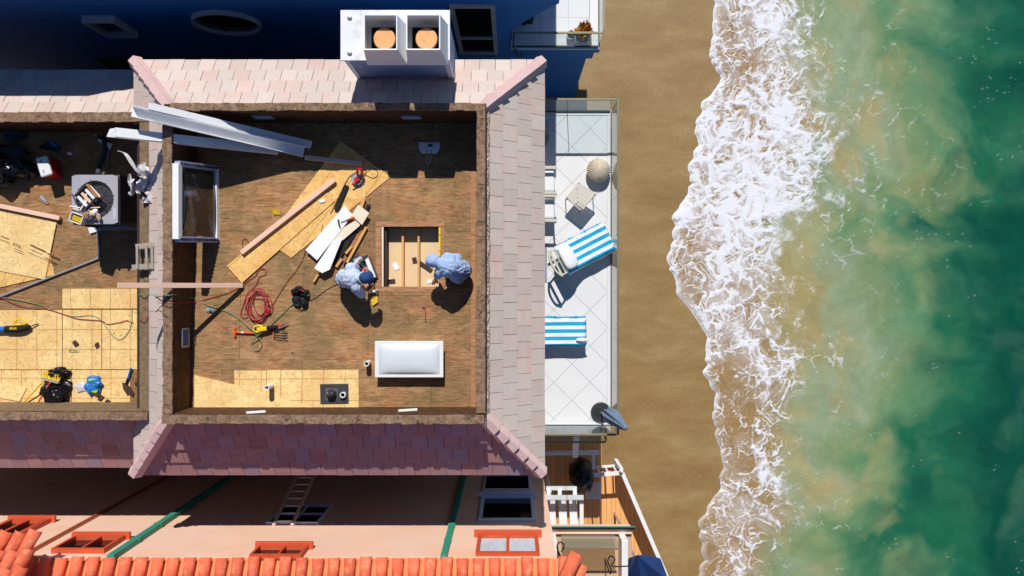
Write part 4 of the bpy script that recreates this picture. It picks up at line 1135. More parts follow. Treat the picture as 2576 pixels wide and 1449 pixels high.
def picket_rail(a, b, z, par_, n_, h=0.95, w=0.09, gap=0.5):
    a = Vector((a[0],a[1],0)); b = Vector((b[0],b[1],0)); d = (b-a).normalized()
    MB().bar(a+Vector((0,0,z+h)), b+Vector((0,0,z+h)), 0.11, 0.04).build("top_rail", mt['white'], par_, bevel=0.005)
    MB().bar(a+Vector((0,0,z+0.12)), b+Vector((0,0,z+0.12)), 0.06, 0.06).build("bottom_rail", mt['white'], par_)
    for i in range(n_):
        p = a+(b-a)*((i+0.5)/n_)
        MB().bar(p+Vector((0,0,z+0.15)), p+Vector((0,0,z+h-0.02)), w, 0.03, d.cross(Vector((0,0,1)))).build("picket", mt['white'], par_)
picket_rail((pa.x,pa.y), (pb.x,pb.y), ZW, dk, 26)
pc = P(1478,1196,ZW+0.95)
picket_rail((pc.x,pc.y), (pa.x-0.03,pa.y), ZW, dk, 4, w=0.05)
p = P(1562,1180,ZW+1.0); MB().aabb(p.x-0.05,p.x+0.05,p.y-0.05,p.y+0.05,ZW,ZW+1.1).build("newel_post", mt['white'], dk)
# white slatted landing above the deck
ZC = 2.3
chw = thing("slatted_landing", (P(1415,1280,ZC).x,P(1415,1280,ZC).y,ZW), "white slatted stair landing with rails beside the salmon wall", "landing")
for (x0,x1) in ((1379,1396),(1404,1424),(1431,1450)):
    a, b = P((x0+x1)/2,1247,ZC+0.45), P((x0+x1)/2+3,1320,ZC+0.50)
    MB().bar(a, b, (x1-x0)*0.0105, 0.03).build("floor_slat", mt['white'], chw)
a, b = P(1366,1252,ZC+0.85), P(1468,1252,ZC+0.85); MB().bar(a, b, 0.13, 0.04).build("top_rail", mt['white'], chw)
a, b = P(1374,1228,ZC+0.60), P(1448,1228,ZC+0.60); MB().bar(a, b, 0.10, 0.04).build("top_rail", mt['white'], chw)
for x in (1380,1408,1446): MB().bar(P(x,1224,ZC+0.55), P(x,1254,ZC+0.84), 0.10, 0.03).build("rail_slat", mt['white'], chw)
a, b = P(1463,1254,ZC+0.80), P(1463,1320,ZC+0.80); MB().bar(a, b, 0.10, 0.04).build("side_rail", mt['white'], chw)
for (x,y) in ((1385,1246),(1448,1246),(1388,1316),(1452,1316)):
    q = P(x,y,ZC+0.42); MB().aabb(q.x-0.04,q.x+0.04,q.y-0.04,q.y+0.04,ZW,ZC+0.42).build("post", mt['white'], chw)
# covered grill and step tile
p = P(1466,1196,ZW+0.6)
MB().ball((p.x,p.y,ZW+0.55),(0.36,0.44,0.6),34,22,lambda q: 1+0.14*mnoise.noise(Vector((q.x*2.2,q.y*2.2,q.z*2.2)))+0.16*abs(mnoise.noise(Vector((q.x*5,q.y*5,q.z*5))))).build("covered_grill", mt['bag'], smooth=True, label="round grill under a shiny black crumpled cover on the redwood deck", cat="grill")
a, b = P(1472,1212,ZW+0.02), P(1512,1255,ZW+0.02)
st_ = thing("step_platform", ((a.x+b.x)/2,(a.y+b.y)/2,ZW), "pale tiled step platform beside the covered grill", "platform")
MB().aabb(a.x,b.x,b.y,a.y,ZW+0.005,ZW+0.045).build("slab", mt['grout'], st_)
for i in range(3):
    for j in range(3):
        w = (b.x-a.x)/3; h = (a.y-b.y)/3
        MB().aabb(a.x+i*w+0.005,a.x+(i+1)*w-0.005,b.y+j*h+0.005,b.y+(j+1)*h-0.005,ZW+0.046,ZW+0.055).build("tile", mt['btile'], st_)
# white beams and post in the gap
gate = thing("gap_trellis", P(1410,1130,ZW), "white timber posts and beam between the two houses", "trellis")
a, b = P(1364,1140,ZW+1.2), P(1508,1138,ZW+1.2); MB().bar(a, b, 0.10, 0.14).build("beam", mt['white'], gate)
a = P(1449,1100,3.0); b = P(1447,1148,ZW+1.3); MB().bar(a, b, 0.16, 0.08).build("stair_rail", mt['white'], gate)
a = P(1366,1237,3.4); MB().aabb(a.x-0.06,a.x+0.06,a.y-0.06,a.y+0.06,ZW,3.4).build("post", mt['white'], gate)
a = P(1494,1170,ZW+1.1); MB().bar(P(1493,1140,ZW+1.1), P(1493,1180,ZW+1.1), 0.07, 0.1).build("beam", mt['white'], gate)
# ---- tan balcony of the salmon house
ZK = 5.6
tb = MB()
q0, q1 = P(1400,1340,ZK), P(1590,1560,ZK)
tb.aabb(0.852, q1.x, q1.y-1, q0.y, ZK-0.25, ZK).build("tan_balcony", mt['tan'], pink) 
kb = [o for o in pink.children if o.name.startswith("tan_balcony")][0]
MB().aabb(0.90, q1.x-0.02, q0.y+0.004, q0.y+0.12, ZK-0.2, ZK+0.10).build("balcony_kerb", mt['pinkwall'], kb)
MB().bar((0.86,q0.y+0.16,ZK+0.15),(q1.x+0.05,q0.y+0.16,ZK+0.15),0.06,0.05).build("gutter", mt['greenpipe'], kb)
MB().bar((0.86,q0.y+0.16,ZK+0.18),(q1.x+0.04,q0.y+0.16,ZK+0.18),0.04,0.02).build("gutter_mesh", mt['black'], kb)
a, b = P(1416,1368,ZK+0.6), P(1555,1366,ZK+0.6)
MB().bar((a.x,q0.y-0.03,ZK+0.45),(b.x,q0.y-0.03,ZK+0.45),0.012,0.85).build("glass_panel", mt['brownglass'], kb)
MB().bar((a.x-0.02,q0.y-0.03,ZK+0.9),(b.x+0.02,q0.y-0.03,ZK+0.9),0.03,0.03).build("handrail", mt['bronze'], kb)
for (x,y) in ((1393,1340),(1572,1345)):
    q = P(x,y,ZK+0.5); 
    MB().aabb(q.x-0.07,q.x+0.07,q0.y-1.4 if x > 1500 else q0.y-0.7,q0.y+0.0,ZK+0.0,ZK+0.5).build("side_wall", mt['white'], kb, bevel=0.01)
# iron garden hooks
for i,(x,y,lb) in enumerate(((1411,1370,"black iron garden hook beside the salmon wall on the tan balcony"),(1538,1405,"black iron garden hook standing mid-floor of the tan balcony"))):
    c = P(x,y,ZK+0.9)
    pts = [Vector((c.x-0.02,c.y-0.35,ZK+0.003)),Vector((c.x-0.02,c.y-0.35,ZK+0.8)),Vector((c.x-0.02,c.y-0.20,ZK+0.98)),Vector((c.x-0.09,c.y-0.02,ZK+1.0)),Vector((c.x-0.03,c.y+0.09,ZK+1.0)),Vector((c.x+0.06,c.y+0.02,ZK+1.0)),Vector((c.x,c.y-0.12,ZK+1.0))]
    if i: pts.append(Vector((c.x+0.35,c.y-0.13,ZK+0.98)))
    MB().tube(smoothpath(pts,6),0.014,6).build("garden_hook", mt['black'], label=lb, cat="hook")
# folded navy umbrella by the balcony
uc = P(1600,1392,ZK+0.9)
ub = thing("beach_umbrella", (uc.x+0.15,uc.y-0.5,ZW), "closed navy blue parasol beside the tan balcony", "umbrella")
mb = MB(); n_ = 8; vs = [(uc.x,uc.y,ZK+1.0)]
cx2, cy2 = P(1622,1440,ZK).xy
for i in range(n_): a = 2*math.pi*i/n_; vs.append((cx2+math.cos(a)*0.52,cy2-0.15+math.sin(a)*0.62,ZK+0.05+0.12*math.cos(a*4)))
mb.add(vs, [(0,1+i,1+(i+1)%n_) for i in range(n_)]+[tuple(range(n_,0,-1))]); mb.build("canopy", mt['navy'], ub)
MB().cyl((cx2,cy2-0.15,ZW),(cx2,cy2-0.15,ZK+0.3),0.03,n=10).build("pole", mt['galv'], ub)
# ================================================================ things on the roof decks
def pd(x, y, h=0.0): return PD(x, y, h)
def loose(name, pts, h0, h1, m, label, cat, group=None, P_=PD):
    """flat sheet with its own local axes along its first edge"""
    w = [P_(x,y,h0) for x,y in pts]
    o = w[0]; d = (w[1]-w[0]); d.z = 0; d.normalize(); s_ = Vector((-d.y,d.x,0))
    c = sum(w, Vector())/len(w)
    slope_y = -0.27/5.43 if P_ is PD else 0.0
    up = Vector((0,-slope_y,1)).normalized()
    d3 = Vector((d.x,d.y,d.y*slope_y)).normalized(); s3 = up.cross(d3)
    R = Matrix((d3,s3,up)).transposed()
    loc = [(R.transposed() @ (p-c)) for p in w]
    mb = MB(); mb.prism([(p.x,p.y) for p in loc], 0.0, h1-h0)
    me = bpy.data.meshes.new(name); me.from_pydata([tuple(p) for p in mb.v], [], mb.f); me.materials.append(m)
    return link(name, me, c, R=R, label=label, cat=cat, group=group)

# --- gutters leaning over the corner of the parapet
def channel(name, a, b, w, h, th, label, flipped=False, m='whitemetal'):
    a = Vector(a); b = Vector(b); d = (b-a).normalized(); s_ = Vector((0,0,1)).cross(d).normalized(); up = d.cross(s_)
    L = (b-a).length; R = Matrix((d,s_,up)).transposed()
    prof = [(-w/2,h),(-w/2,0),(w/2,0),(w/2,h*1.15),(w/2+0.03,h*1.2),(w/2+0.03,h*1.2-th),(w/2+th,h*1.15-th),(w/2+th,-th),(-w/2-th,-th),(-w/2-th,h)]
    if flipped: prof = [(-y,-z) for y,z in prof]
    n_ = len(prof); mb = MB()
    mb.add([(0,y,z) for y,z in prof]+[(L,y,z) for y,z in prof], [(i,(i+1)%n_,n_+(i+1)%n_,n_+i) for i in range(n_)])
    t = thing(name, a.lerp(b,1.0), label, "gutter", "white gutter lengths leaning on the parapet corner")
    me = bpy.data.meshes.new("channel"); me.from_pydata([tuple(p) for p in mb.v], [], mb.f); me.materials.append(mt[m])
    bm_ = bmesh.new(); bm_.from_mesh(me); bmesh.ops.recalc_face_normals(bm_, faces=bm_.faces); bm_.to_mesh(me); bm_.free()
    link("channel", me, a, t, R=R)
    e = MB(); e.add([(y_,) for y_ in ()],[])
    return t, R, L, a
channel("gutter", P(332,282,9.22), pd(764,384,0.10), 0.16, 0.11, 0.008, "wide white gutter channel, the middle of three leaning across the parapet corner")
channel("gutter", P(374,266,9.26), pd(784,363,0.10), 0.10, 0.09, 0.008, "narrow white gutter lying along the upper side of the wide channel", True)
g3a, g3b = P(290,334,9.14), pd(700,378,0.10)
t3 = thing("downspout", g3b, "boxed white downspout length, lowest of the white metal pieces on the parapet corner", "downspout")
board("spout_box", g3a, g3b, 0.16, 0.15, mt['whitemetal'], t3)
dd = (g3b-g3a).normalized()
MB().hexa([tuple(p) for p in (P(268,344,9.10),P(290,346,9.10),P(290,326,9.10),P(275,326,9.10),P(268,344,9.14),P(290,346,9.20),P(290,322,9.22),P(277,324,9.16))]).build("torn_end", mt['whitemetal'], t3)

# --- lumber
board("lumber", P(296,718,9.62), pd(610,718,0.05), 0.089, 0.038, mt['pine'], label="long pink pine stud leaning steeply over the left parapet onto the deck", cat="lumber")
board("lumber", pd(608,636,0.07), pd(842,452,0.07), 0.089, 0.075, mt['pine'], label="long pine stud lying along the loose panels", cat="lumber")
board("lumber", pd(767,396,0.07), pd(911,412,0.07), 0.089, 0.04, mt['pine'], label="short pine stud lying in the parapet's shade across the panel corner", cat="lumber")
board("lumber", pd(846,529,0.05), pd(872,466,0.05), 0.085, 0.05, mt['char'], label="black tarred timber offcut lying on the loose panels", cat="lumber")
loose("loose_panel", [(857,355),(983,445),(733,649),(703,628),(690,580)], 0.004, 0.016, mt['osb_loose'], "large tan sheathing panel with one corner in the shade, lying loose", "panel", "loose panels in the middle of the main deck")
loose("loose_panel", [(571,669),(609,712),(842,507),(812,470)], 0.018, 0.030, mt['osb_loose'], "narrow tan sheathing strip under the long pine stud", "panel", "loose panels in the middle of the main deck")

# --- painted boards and sticks in a heap
loose("painted_board", [(867,518),(888,541),(798,655),(769,629)], 0.10, 0.112, mt['drywall'], "wide white painted board under the hammer", "board", "painted boards heaped by the opening")
loose("painted_board", [(902,515),(929,536),(911,566),(884,542)], 0.12, 0.135, mt['cream'], "cream painted square board at the top of the heap", "board", "painted boards heaped by the opening")
loose("painted_board", [(791,675),(811,687),(830,678),(863,596),(838,605)], 0.15, 0.162, mt['drywall'], "narrow white board with ragged end beside the crouching worker", "board", "painted boards heaped by the opening")
loose("painted_board", [(838,605),(862,574),(910,545),(905,568),(842,622)], 0.09, 0.10, mt['cream'], "torn cream scrap board in the middle of the heap", "board", "painted boards heaped by the opening")
loose("painted_board", [(801,505),(818,500),(819,507),(806,511)], 0.035, 0.05, mt['drywall'], "small white painted offcut lying on the loose panel", "board", "painted boards heaped by the opening")
for (a,b,w,h,m_,lb) in (((873,661),(922,571),0.05,0.04,'pine_y',"longest yellow pine batten beside the heap of boards"),
                        ((846,672),(860,651),0.05,0.04,'pine_y',"short yellow pine batten next to the crouching worker"),
                        ((870,638),(886,619),0.05,0.04,'pine_y',"short pine offcut between the heap and the long batten"),
                        ((789,709),(802,688),0.04,0.03,'pine_y',"small pine stick poking from under the white boards"),
                        ((862,560),(842,602),0.06,0.03,'pine_cut',"torn brown batten between the painted boards")):
    board("batten", pd(a[0],a[1],0.05), pd(b[0],b[1],0.05), w, h, mt[m_], label=lb, cat="batten", group="battens around the heap")
for k,(a,b,w,lb) in enumerate((((900,560),(838,668),0.14,"broad tarred plank under the white boards"),((912,548),(928,515),0.07,"short tarred plank behind the cream board"),((868,668),(886,640),0.08,"tarred plank end near the worker's knee"))):
    board("tarred_plank", pd(a[0],a[1],0.03), pd(b[0],b[1],0.03), w, 0.035, mt['char'], label=lb, cat="plank", group="tarred planks in the heap")
board("batten", pd(905,531,0.06), pd(916,498,0.06), 0.07, 0.03, mt['pine_y'], label="light pine batten above the cream board", cat="batten", group="battens around the heap")

# --- hammer
hm = thing("hammer", pd(868,554,0.12), "orange-handled claw hammer lying on the white board", "hammer")
MB().cyl(pd(857,558,0.135), pd(874,553,0.135), 0.008, n=8).build("shaft", mt['steel'], hm)
MB().cyl(pd(872,553.5,0.135), pd(893,547,0.135), 0.016, 0.018, n=10).build("grip", mt['orange'], hm)
MB().bar(pd(851,552,0.135), pd(853,566,0.135), 0.03, 0.03).build("head", mt['darkgrey'], hm, bevel=0.005)
MB().bar(pd(853,565,0.135), pd(856,573,0.128), 0.022, 0.014).build("claw", mt['darkgrey'], hm)

# --- circular saw
c = pd(902,453,0.03)
cs = thing("circular_saw", c, "red circular saw with grey guard lying on the sheathing panel", "saw")
MB().box(c+Vector((-0.02,0.01,0.0)), (0.16,0.28,0.006), 0.5).build("base_plate", mt['steel'], cs)
MB().cyl(c+Vector((-0.02,0,0.02)), c+Vector((-0.02,0,0.06)), 0.105, 0.10, n=24).build("blade_guard", mt['galv'], cs, bevel=0.006)
MB().cyl(c+Vector((-0.02,-0.005,0.062)), c+Vector((-0.02,-0.005,0.085)), 0.06, 0.05, n=18).build("guard_cover", mt['red'], cs)
MB().cyl(c+Vector((0.03,0.03,0.06)), c+Vector((0.09,0.09,0.10)), 0.045, 0.04, n=14).build("motor", mt['darkgrey'], cs, bevel=0.005)
MB().tube(smoothpath([c+Vector(v_) for v_ in ((0.0,0.06,0.08),(0.01,0.17,0.14),(0.08,0.18,0.15),(0.10,0.10,0.10))],5),0.022,8).build("handle", mt['red'], cs)
MB().bar(c+Vector((-0.11,-0.10,0.09)), c+Vector((0.05,0.0,0.10)), 0.02, 0.02).build("guard_lever", mt['red'], cs)
cordpts = [(914,446,0.08),(922,433,0.02),(942,425,0.02),(951,438,0.02),(941,448,0.02),(925,443,0.02),(905,432,0.02),(884,440,0.02),(868,462,0.03),(850,500,0.03),(831,538,0.03)]
MB().tube(smoothpath([pd(*p) for p in cordpts],6),0.007,5).build("power_cord", mt['cordbrown'], cs)

# --- cords on the deck
def cord(name, pts, r_, m_, label):
    MB().tube(smoothpath(pts,6), r_, 5).build(name, mt[m_], label=label, cat="cord")
g = [PL(x,y,0.02) for x,y in ((-60,742),(0,747),(55,757),(103,768),(138,784),(185,796),(231,794),(256,808),(273,832),(296,855),(318,843),(331,815),(333,780),(347,745))]
g += [P(352,742,8.22),P(377,741,8.22),P(392,746,8.42),P(412,744,8.95),P(432,742,8.97)]
g += [P(450,741,8.6),pd(487,752,0.03),pd(523,768,0.02),pd(560,780,0.02),pd(588,793,0.02),pd(616,815,0.02),pd(642,839,0.08),pd(659,868,0.02),pd(644,883,0.02),pd(633,865,0.02),pd(650,843,0.10),pd(675,817,0.06),pd(709,791,0.02),pd(737,765,0.02),pd(783,739,0.12),pd(820,713,0.12),pd(856,700,0.10)]
cord("cable_run", g, 0.009, 'cordgreen', "green extension cord crossing both decks to the crouching worker")
g = [PL(x,y,0.035) for x,y in ((-60,748),(0,749),(30,762),(62,771),(115,777),(150,787),(188,800),(207,803),(256,807),(270,815),(300,811),(319,806),(333,812),(347,812))]
g += [P(352,806,8.22),P(378,795,8.22),P(393,783,8.40),P(412,765,8.93),P(432,763,8.95),P(448,762,8.7),pd(487,761,0.05),pd(520,752,0.02),pd(550,744,0.02),pd(575,735,0.02),pd(603,722,0.02),pd(625,705,0.02),pd(642,694,0.02),pd(650,680,0.02),pd(664,676,0.02),pd(668,690,0.02),pd(652,696,0.02),pd(644,716,0.02),pd(622,740,0.02),pd(612,766,0.02),pd(606,790,0.02),pd(612,800,0.02),pd(624,797,0.02)]
cord("cable_run", g, 0.007, 'cordred', "thin red extension cord running beside the green one across both decks")
cord("cable_run", [pd(x,y,0.02) for x,y in ((812,565),(806,590),(790,610),(772,625),(762,650),(745,680),(725,705),(705,735),(690,760),(678,775))], 0.006, 'cordbrown', "thin brown extension cord running down from the loose panel")
cord("cable_run", [pd(x,y,0.02) for x,y in ((634,622),(618,600),(610,608),(612,630))], 0.006, 'cordbrown', "brown cord loop showing behind the long pine stud")
r = random.Random(9); pts = []
for k in range(64):
    a = k*0.62; rx = 24+8*math.sin(k*0.37)+r.uniform(-3,3); ry = 34+8*math.cos(k*0.23)+r.uniform(-3,3)
    pts.append(pd(650+math.cos(a)*rx+5*math.sin(k*0.11), 768+math.sin(a)*ry+4*math.cos(k*0.17), 0.02+0.0012*k))
t = thing("cord_coil", pd(650,768), "tangled coil of dark red extension cord on the deck", "cord")
MB().tube(smoothpath(pts,4),0.008,5).build("cord", mt['cordred'], t)
MB().tube([pd(671,772,0.06),pd(675,778,0.06),pd(677,788,0.05)],[0.02,0.032,0.024],8).build("plug", mt['red'], t)

# --- garden fork and reciprocating saw
fk = thing("garden_fork", pd(640,838), "garden fork with orange shaft and T-handle lying on the deck", "fork")
MB().cyl(pd(592,836,0.04), pd(660,839,0.04), 0.016, n=8).build("shaft", mt['orange'], fk)
MB().cyl(pd(607,836.5,0.041), pd(613,836.8,0.041), 0.0175, n=8).build("shaft_label", mt['white'], fk)
MB().bar(pd(590,824,0.04), pd(590.5,848,0.04), 0.035, 0.035).build("grip", mt['orange'], fk, bevel=0.008)
MB().bar(pd(688,833,0.04), pd(688,849,0.04), 0.02, 0.02).build("crosshead", mt['orange'], fk)
for k in range(4):
    MB().tube(smoothpath([pd(688,833+k*5.3,0.04),pd(705,832+k*6.3,0.05),pd(724,836+k*6.8,0.02)],3),[0.008]*6+[0.004],6).build("tine", mt['darkgrey'], fk)
rs = thing("reciprocating_saw", pd(660,828), "yellow and black reciprocating saw lying across the garden fork", "saw")
MB().bar(pd(648,830,0.09), pd(673,826,0.09), 0.075, 0.08).build("body", mt['yellow'], rs, bevel=0.012)
MB().tube(smoothpath([pd(v[0],v[1],0.10) for v in ((650,836),(641,832),(640,822),(650,819),(660,822))],4),0.02,8).build("handle", mt['yellow'], rs)
MB().bar(pd(641,824,0.10), pd(643,834,0.10), 0.03, 0.035).build("grip", mt['black'], rs, bevel=0.006)
MB().tube([pd(672,826,0.09),pd(685,824,0.09),pd(699,821,0.08)],[0.045,0.04,0.03],10).build("gear_case", mt['cloth_black'], rs)
MB().bar(pd(699,821,0.08), pd(714,817,0.07), 0.035, 0.03).build("nose", mt['cordred'], rs, bevel=0.004)
MB().hexa([tuple(p) for p in (pd(712,815,0.06),pd(724,813,0.05),pd(724,815,0.05),pd(713,820,0.06),pd(712,815,0.064),pd(724,813,0.054),pd(724,815,0.054),pd(713,820,0.064))]).build("blade", mt['steel'], rs)

# --- tool bag
tb_ = thing("tool_belt", pd(755,745), "black tool pouch with red stripe lying open near the cord", "tool bag")
r = random.Random(3)
for k,(x,y,rx,ry,hz) in enumerate(((752,730,0.09,0.08,0.13),(768,738,0.08,0.08,0.11),(748,755,0.10,0.09,0.10),(766,762,0.07,0.07,0.09),(738,735,0.04,0.06,0.07))):
    c = pd(x,y,hz*0.5); s0 = r.uniform(0,9)
    MB().ball(c,(rx,ry,hz),14,9,lambda q: 1+0.35*mnoise.noise(Vector((q.x*2.5+s0,q.y*2.5,q.z*2.5)))).build("pouch", mt['cloth_black'], tb_)
MB().bar(pd(755,728,0.21), pd(764,733,0.20), 0.02, 0.012).build("stripe", mt['red'], tb_)
MB().tube(smoothpath([pd(738,746,0.06),pd(745,758,0.15),pd(756,768,0.12),pd(770,766,0.05)],4),0.012,6).build("belt", mt['cloth_black'], tb_)
MB().tube(smoothpath([pd(742,764,0.12),pd(748,768,0.14),pd(754,764,0.13)],4),0.006,6).build("buckle", mt['steel'], tb_)

# --- small things
bt = thing("water_bottle", pd(529,780), "crumpled clear water bottle lying beside the stud's shadow on the main deck", "bottle")
MB().tube([pd(518,779,0.03),pd(521,779,0.035),pd(532,780.5,0.035),pd(536,781,0.03),pd(540,781.5,0.015)],[0.02,0.032,0.033,0.026,0.012],10).build("body", mt['water_bottle'], bt, smooth=True)
MB().cyl(pd(527,780,0.035), pd(531,780.3,0.035), 0.0335, n=12).build("paper_label", mt['bluep'], bt)
MB().cyl(pd(540,781.5,0.015), pd(542,781.8,0.015), 0.014, n=8).build("cap", mt['white'], bt)
sh = thing("shim_pack", pd(690,531), "small pack of yellow corrugated shims on the deck", "shims")
for k in range(5):
    a = pd(680+k*4.2,524.5,0.012); b = pd(691+k*3.6,540,0.012)
    board("shim", a, b, 0.022, 0.014+0.004*(k%2), mt['yellowdirty'], sh, bevel=0)
nb_ = thing("cat_paw_bar", pd(1069,790), "small red nail puller bar with bare steel ends lying below the kneeling worker", "pry bar")
MB().cyl(pd(1069.5,777,0.015), pd(1070.5,800,0.015), 0.010, n=8).build("shaft", mt['red'], nb_)
MB().bar(pd(1070.5,800,0.015), pd(1071,809,0.012), 0.024, 0.012).build("flat_end", mt['steel'], nb_)
MB().bar(pd(1062,773.5,0.015), pd(1070,774.5,0.015), 0.02, 0.02).build("claw", mt['steel'], nb_)
lv = thing("spirit_level", pd(1105,610), "yellow spirit level standing along the edge of the roof opening", "level")
MB().bar(pd(1106.3,573,0.035), pd(1106.3,646,0.035), 0.035, 0.06).build("beam", mt['yellow'], lv, bevel=0.004)
for y in (590,630): MB().bar(pd(1106.3,y,0.067), pd(1106.3,y+3,0.067), 0.02, 0.006).build("vial", mt['leaf'], lv)
# white cloth bag in the shade
a = [pd(1053,357,0.03),pd(1108,358,0.03),pd(1107,372,0.06),pd(1098,386,0.06),pd(1060,385,0.06),pd(1053,372,0.06)]
bgm = thing("tote_bag", pd(1080,372), "white bucket-shaped bag with a loop handle lying in the parapet's shade", "bag")
MB().add([tuple(p+Vector((0,0,0.0))) for p in a]+[tuple(p-Vector((0,0,0.05))) for p in a], [(5,4,3,2,1,0),(6,7,8,9,10,11)]+[(i,(i+1)%6,6+(i+1)%6,6+i) for i in range(6)]).build("bag_body", mt['whitemetal'], bgm, bevel=0.012)
MB().bar(pd(1077,365.5,0.056), pd(1088,366,0.056), 0.05, 0.006).build("printed_label", mt['darkgrey'], bgm)
for x in (1075,1086): MB().bar(pd(x,378,0.068), pd(x,390,0.05), 0.012, 0.006).build("strap", mt['darkgrey'], bgm)
MB().tube(smoothpath([pd(1075,390,0.04),pd(1076,398,0.02),pd(1073,407,0.02),pd(1078,412,0.02),pd(1083,406,0.02),pd(1083,398,0.02),pd(1086,390,0.04)],4),0.006,5).build("loop_handle", mt['white'], bgm)
MB().ball(P(1193,313,8.25),(0.015,0.03,0.04),8,6).build("paint_chip", mt['bluep'], label="tiny blue scrap clinging to the parapet's inner corner", cat="debris")
# white downspout scrap on the lower parapet
for (x0,x1,y,lb) in ((1002,1050,1031,"white metal offcut lying on the lower parapet below the skylight"),(620,668,1036,"white metal offcut lying on the lower parapet left of the vent pipe")):
    board("metal_offcut", P(x0,y+2,ZPB-0.08), P(x1,y-1,ZPB-0.08), 0.04, 0.02, mt['whitemetal'], label=lb, cat="offcut", group="white metal offcuts")

# --- removed skylight unit leaning on the left parapet
top0, top1 = P(446,412,9.06), P(446,602,9.06)
bot0, bot1 = pd(541,424,0.02), pd(543,604,0.02)
su = thing("skylight_unit", (bot0+bot1)/2, "removed skylight frame with dark glass leaning against the left parapet", "skylight")
nrm = ((top0-bot0).cross(bot1-bot0)).normalized()
if nrm.x < 0: nrm = -nrm
def sfr(a, b, w, h, m_, name): MB().bar(a, b, w, h, nrm).build(name, mt[m_], su, bevel=0.006)
sfr(top0, top1, 0.11, 0.12, 'whitemetal', "frame_bar"); sfr(bot0, bot1, 0.11, 0.12, 'whitemetal', "frame_bar")
sfr(top0, bot0, 0.10, 0.11, 'siding', "frame_bar"); sfr(top1, bot1, 0.10, 0.11, 'siding', "frame_bar")
off = nrm*0.02
pa_ = [top0.lerp(bot1,0.05),top1.lerp(bot0,0.05),bot1.lerp(top0,0.05),bot0.lerp(top1,0.05)]
MB().add([tuple(p+off) for p in pa_]+[tuple(p-off*0.2) for p in pa_],[(0,1,2,3),(7,6,5,4),(0,4,5,1),(1,5,6,2),(2,6,7,3),(3,7,4,0)]).build("glass_pane", M("smoked_acrylic", S(46,42,40),0.12,0.25,1.5,spec=0.6,dirt=S(150,156,170),dirtlo=0.56,dirthi=0.62,dirtscale=1.6), su)
def sdome(u_, v_):
    a = u_*2-1; b = v_*2-1
    base = (pa_[0].lerp(pa_[1],v_)).lerp(pa_[3].lerp(pa_[2],v_),u_)
    return base+nrm*(0.022+0.09*max(0,(1-a*a)*(1-b*b))**0.6)
MB().sheet(sdome, 18, 24).build("glass_dome", M("smoked_dome", S(40,38,38),0.10,0.2,1.2,spec=0.7,dirt=S(120,128,146),dirtlo=0.55,dirthi=0.66,dirtscale=1.2), su, smooth=True)
# crumbled felt on its ends
for (a,b,s_) in ((top0,bot0,4),(top1,bot1,6)):
    mb = MB(); r = random.Random(s_)
    for k in range(14):
        p = a.lerp(b, (k+0.5)/14); mb.ball(p+nrm*0.05, (0.035,0.03,r.uniform(0.02,0.04)), 7, 5)
    mb.build("torn_felt", mt['char'], su)

# ================================================================ things on the lower wing
# air conditioner
a0, a1 = P(182,441,7.98), P(295,562,7.98)
ac = thing("air_conditioner", ((a0.x+a1.x)/2,(a0.y+a1.y)/2,ZL), "grey rooftop air conditioner with round fan grille and rubbish on top", "air conditioner")
X0,X1,Y0,Y1 = a0.x,a1.x,a1.y,a0.y; zt = 7.98
acx, acy, acr = (X0+X1)/2+0.0, (Y0+Y1)/2, 0.36
# casing: louvred sides
for z in np.arange(ZL+0.14, zt-0.08, 0.045):
    MB().aabb(X0+0.01,X1-0.01,Y0+0.01,Y1-0.01,z,z+0.02).build("side_louvre", mt['acdark'], ac)
MB().aabb(X0+0.04,X1-0.04,Y0+0.04,Y1-0.04,ZL+0.10,zt-0.30).build("coil", mt['black'], ac)
MB().aabb(X0-0.03,X1+0.03,Y0-0.06,Y1+0.03,ZL+0.02,ZL+0.10).build("base_pan", mt['galv'], ac)
for (x,y) in ((X0,Y0),(X1,Y0),(X0,Y1),(X1,Y1)):
    MB().aabb(x-0.02 if x==X0 else x-0.05, x+0.05 if x==X0 else x+0.02, y-0.02 if y==Y0 else y-0.05, y+0.05 if y==Y0 else y+0.02, ZL+0.1, zt-0.05).build("corner_post", mt['acdark'], ac)
mb = MB(); n_ = 40; ring_i = [(acx+math.cos(2*math.pi*i/n_)*acr, acy+math.sin(2*math.pi*i/n_)*acr) for i in range(n_)]
def sqp(i):
    a = 2*math.pi*i/n_; c_, s_ = math.cos(a), math.sin(a); k = 1/max(abs(c_)/((X1-X0)/2+0.01), abs(s_)/((Y1-Y0)/2+0.01)); return (acx+c_*k, acy+s_*k)
ring_o = [sqp(i) for i in range(n_)]
mb.add([(x,y,zt) for x,y in ring_i]+[(x,y,zt) for x,y in ring_o]+[(x,y,zt-0.09) for x,y in ring_o]+[(x,y,zt-0.07) for x,y in ring_i],
       [f for i in range(n_) for f in ((i,n_+i,n_+(i+1)%n_,(i+1)%n_),(n_+i,2*n_+i,2*n_+(i+1)%n_,n_+(i+1)%n_),(i,(i+1)%n_,3*n_+(i+1)%n_,3*n_+i))])
MB.build(mb, "top_panel", mt['acgrey'], ac)
mb = MB()
for k in range(1,13):
    rr = acr*k/12.5; mb.tube([(acx+math.cos(2*math.pi*i/24)*rr, acy+math.sin(2*math.pi*i/24)*rr, zt+0.02+0.02*(1-k/13)) for i in range(25)], 0.004, 4)
for k in range(8):
    a = 2*math.pi*k/8+0.2; mb.tube([(acx,acy,zt+0.04),(acx+math.cos(a)*(acr+0.02),acy+math.sin(a)*(acr+0.02),zt+0.015)], 0.006, 4)
mb.build("fan_grille", mt['darkgrey'], ac, kind="stuff")
